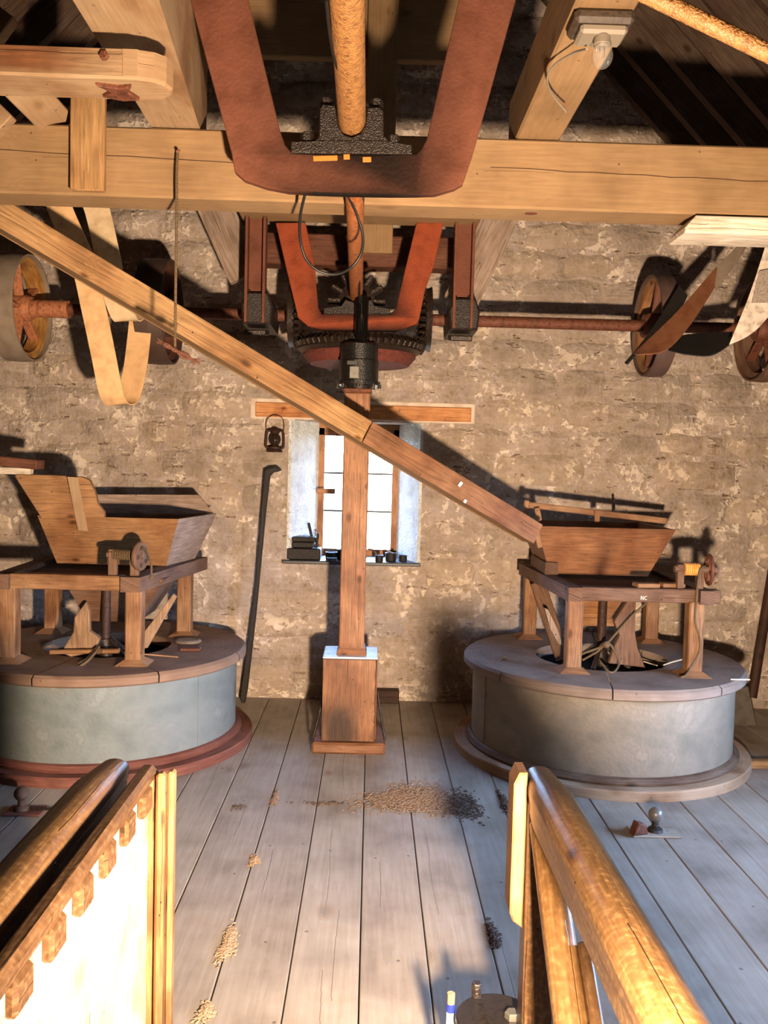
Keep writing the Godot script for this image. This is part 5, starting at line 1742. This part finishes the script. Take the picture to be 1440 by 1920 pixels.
func build_small_things():
	org = Vector3.ZERO
	# black machine stand at the foot of the right newel
	var c: Vector3 = Vector3(0.329, 0.25, -2.016)
	var t := thing("machine_stand", "round black metal stand with bolts, at the foot of the right newel", "stand", Vector3(c.x, 0, c.z))
	begin()
	lathe([Vector2(0.0, 0.0), Vector2(0.085, 0.0), Vector2(0.085, 0.235), Vector2(0.0, 0.235)], 40, axis_y(Vector3(c.x, 0, c.z)))
	obj("body", M.gloss_black, t)
	begin()
	lathe([Vector2(0.0, 0.235), Vector2(0.096, 0.235), Vector2(0.098, 0.240), Vector2(0.098, 0.247), Vector2(0.094, 0.251), Vector2(0.0, 0.251)], 48, axis_y(Vector3(c.x, 0, c.z)))
	obj("lid", M.dusty_black, t)
	begin()
	lathe([Vector2(0, 0), Vector2(0.012, 0), Vector2(0.012, 0.032), Vector2(0.010, 0.035), Vector2(0, 0.035)], 16, axis_y(Vector3(0.2892, 0.251, -2.097)))
	obj("bolt", M.grease, t)
	begin()
	hex_bolt(Vector3(0.3644, 0.251, -2.015), 0.018, 0.016)
	obj("bolt", M.zinc_dull, t)
	var sc: Vector3 = Vector3(0.2233, 0.28, -2.061)
	t = thing("paint_stick", "thin upright stick painted white and blue beside the black stand", "stick", Vector3(sc.x, 0, sc.z))
	begin()
	tube([Vector3(sc.x, 0.0, sc.z), Vector3(sc.x, 0.235, sc.z)], 0.0105, 12)
	obj("white_part", M.white_paint, t)
	begin()
	tube([Vector3(sc.x, 0.235, sc.z), Vector3(sc.x, 0.255, sc.z)], 0.0108, 12)
	obj("blue_band", M.blue_paint, t)
	begin()
	tube([Vector3(sc.x, 0.255, sc.z), Vector3(sc.x, 0.28, sc.z)], 0.0095, 12)
	obj("bare_end", M.old_pale, t)
	# knobbed adjusting screws in the floor
	for e in [[Vector3(1.257, 0, -3.694), "knobbed iron screw on a floor plate in front of the grey tun", true], [Vector3(-1.492, 0, -3.785), "knobbed screw head on the floor in front of the blue-grey tun", false]]:
		var k: Vector3 = e[0]
		t = thing("floor_screw", e[1], "screw", k, "knobbed floor screws")
		begin()
		span(k + Vector3(-0.11 if e[2] else -0.06, 0.001, -0.055), k + Vector3(0.10, 0.010, 0.055), 0.003)
		obj("plate", M.floor_c if e[2] else M.ring_red, t)
		begin()
		lathe([Vector2(0, 0.01), Vector2(0.034, 0.01), Vector2(0.03, 0.022), Vector2(0.016, 0.03), Vector2(0.014, 0.06), Vector2(0, 0.06)], 18, axis_y(k))
		obj("stem", M.grease if e[2] else M.old, t)
		begin()
		ball(k + Vector3(0, 0.082, 0), 0.032)
		obj("knob", M.knob if e[2] else M.old, t)
		begin()
		if e[2]:
			prism(PackedVector2Array([Vector2(-0.12, 0.0), Vector2(-0.05, 0.0), Vector2(-0.06, 0.04), Vector2(-0.10, 0.055)]), -0.02, 0.02, Vector3.RIGHT, Transform3D(Basis(Vector3.UP, 0.3), k + Vector3(0.0, 0.011, 0.01)), 0.004)
		else:
			span(k + Vector3(0.04, 0.011, -0.01), k + Vector3(0.16, 0.02, 0.01), 0.003)
		obj("catch", M.rust if e[2] else M.iron_black, t)
	# brown block at the wall foot
	org = Vector3.ZERO
	begin()
	span(Vector3(0.04575, 0.0, -5.745), Vector3(0.2131, 0.085, -5.66), 0.005)
	single("wood_block", M.dark_red, "small brown wood block at the wall foot behind the spindle post", "block")
	# pole, slab and batten at the right edge
	begin()
	tube([Vector3(2.454, 0.1353, -5.5), Vector3(2.628, 1.002, -5.66)], 0.030, 12)
	single("leaning_pole", M.dark_red, "dark pole leaning on the wall beyond the grey tun", "pole")
	begin()
	prism(PackedVector2Array([Vector2(2.271, 0.2315), Vector2(2.364, 0.2403), Vector2(2.478, -0.1935), Vector2(2.292, -0.1975)]), -5.39, -5.35, Vector3.UP, Transform3D.IDENTITY, 0.006)
	single("grey_slab", M.slab, "grey tapering slab standing behind the grey tun below the pole", "slab")
	begin()
	beam(Vector3(2.038, 0.02, -4.566), Vector3(2.232, 0.02, -4.578), 0.05, 0.04)
	single("floor_batten", M.pine_warm, "short fresh batten on the floor beside the grey tun's ring", "batten")
	# chalk scribble on the wall
	var o: MeshInstance3D = text_on(self, "150", Vector3(0.406, 2.553, -WZ + 0.018), 0.06, M.chalk_faint)
	o.name = "chalk_writing"
	tag(o, "faint chalk number 150 on the stones behind the crown wheel", "writing")
	# spilled grain: a low mound of loose kernels
	grain_pile("spilled_grain", Vector3(0.2305, 0, -4.013), 0.30, 0.24, 2600, M.grain, "scatter of spilled brown grain on the planks before the spindle post")
	grain_pile("spilled_grain", Vector3(0.4401, 0, -3.948), 0.13, 0.20, 900, M.grain_dark, "darker edge of spilled husks beside the brown grain, in the blue light")
	grain_pile("grain_trail", Vector3(-0.4111, 0, -3.992), 0.018, 0.11, 260, M.grain, "small heap of grain in the plank joint left of the spindle post")
	grain_pile("grain_trail", Vector3(-0.4189, 0, -3.351), 0.025, 0.06, 200, M.grain_pale, "tiny pale heap of meal on the plank joint, halfway to the camera")
	grain_pile("grain_trail", Vector3(-0.4239, 0, -2.759), 0.030, 0.13, 700, M.grain_pale, "long pale streak of meal along the plank joint by the boarded panel")
	grain_pile("grain_trail", Vector3(-0.4297, -0, -2.4), 0.030, 0.06, 260, M.grain_pale, "pale meal crumbs on the plank joint nearest the camera")
	grain_pile("grain_trail", Vector3(0.6517, 0, -4.004), 0.03, 0.16, 260, M.grain_dark, "dark line of husks in the joint beside the grey tun's ring")
	grain_pile("grain_trail", Vector3(0.4414, -0, -2.837), 0.025, 0.12, 220, M.grain_dark, "dark line of husks in the joint before the black stand")
	grain_pile("grain_trail", Vector3(-0.1504, 0, -3.942), 0.22, 0.03, 60, M.grain_dark, "few stray husks strewn across the planks before the post")
	grain_pile("grain_trail", Vector3(-0.5607, 0, -3.876), 0.06, 0.05, 30, M.grain_dark, "few stray husks on the planks right of the blue-grey tun")

func grain_pile(called: String, c: Vector3, rx: float, rz: float, n: int, m: Material, label: String):
	org = c
	var mm := MultiMesh.new()
	mm.transform_format = MultiMesh.TRANSFORM_3D
	begin()
	org = Vector3.ZERO
	lathe([Vector2(0.0003, -0.006), Vector2(0.002, -0.003), Vector2(0.0026, 0.0), Vector2(0.002, 0.003), Vector2(0.0003, 0.006)], 5, axis_y(Vector3.ZERO), false, true)
	S.generate_normals()
	mm.mesh = S.commit()
	mm.instance_count = n
	for i in n:
		var a := rng.randf() * TAU
		var r := minf(sqrt(-2.0 * log(rng.randf() + 0.0001)) * 0.42, 1.25) * (0.8 + 0.2 * sin(a * 3.0 + rx * 40.0))
		var p := Vector3(cos(a) * r * rx, 0.0, sin(a) * r * rz)
		p.y = 0.002 + rng.randf() * 0.008 * maxf(0.0, 1.0 - r)
		var bs := Basis(Vector3.UP, rng.randf() * TAU) * Basis(Vector3.RIGHT, PI / 2 + rng.randf_range(-0.4, 0.4))
		mm.set_instance_transform(i, Transform3D(bs.scaled(Vector3.ONE * rng.randf_range(0.7, 1.5)), p))
	var o := MultiMeshInstance3D.new()
	o.name = numbered(called)
	o.multimesh = mm
	o.material_override = m
	o.position = c
	add_child(o)
	tag(o, label, "grain", "", "stuff")
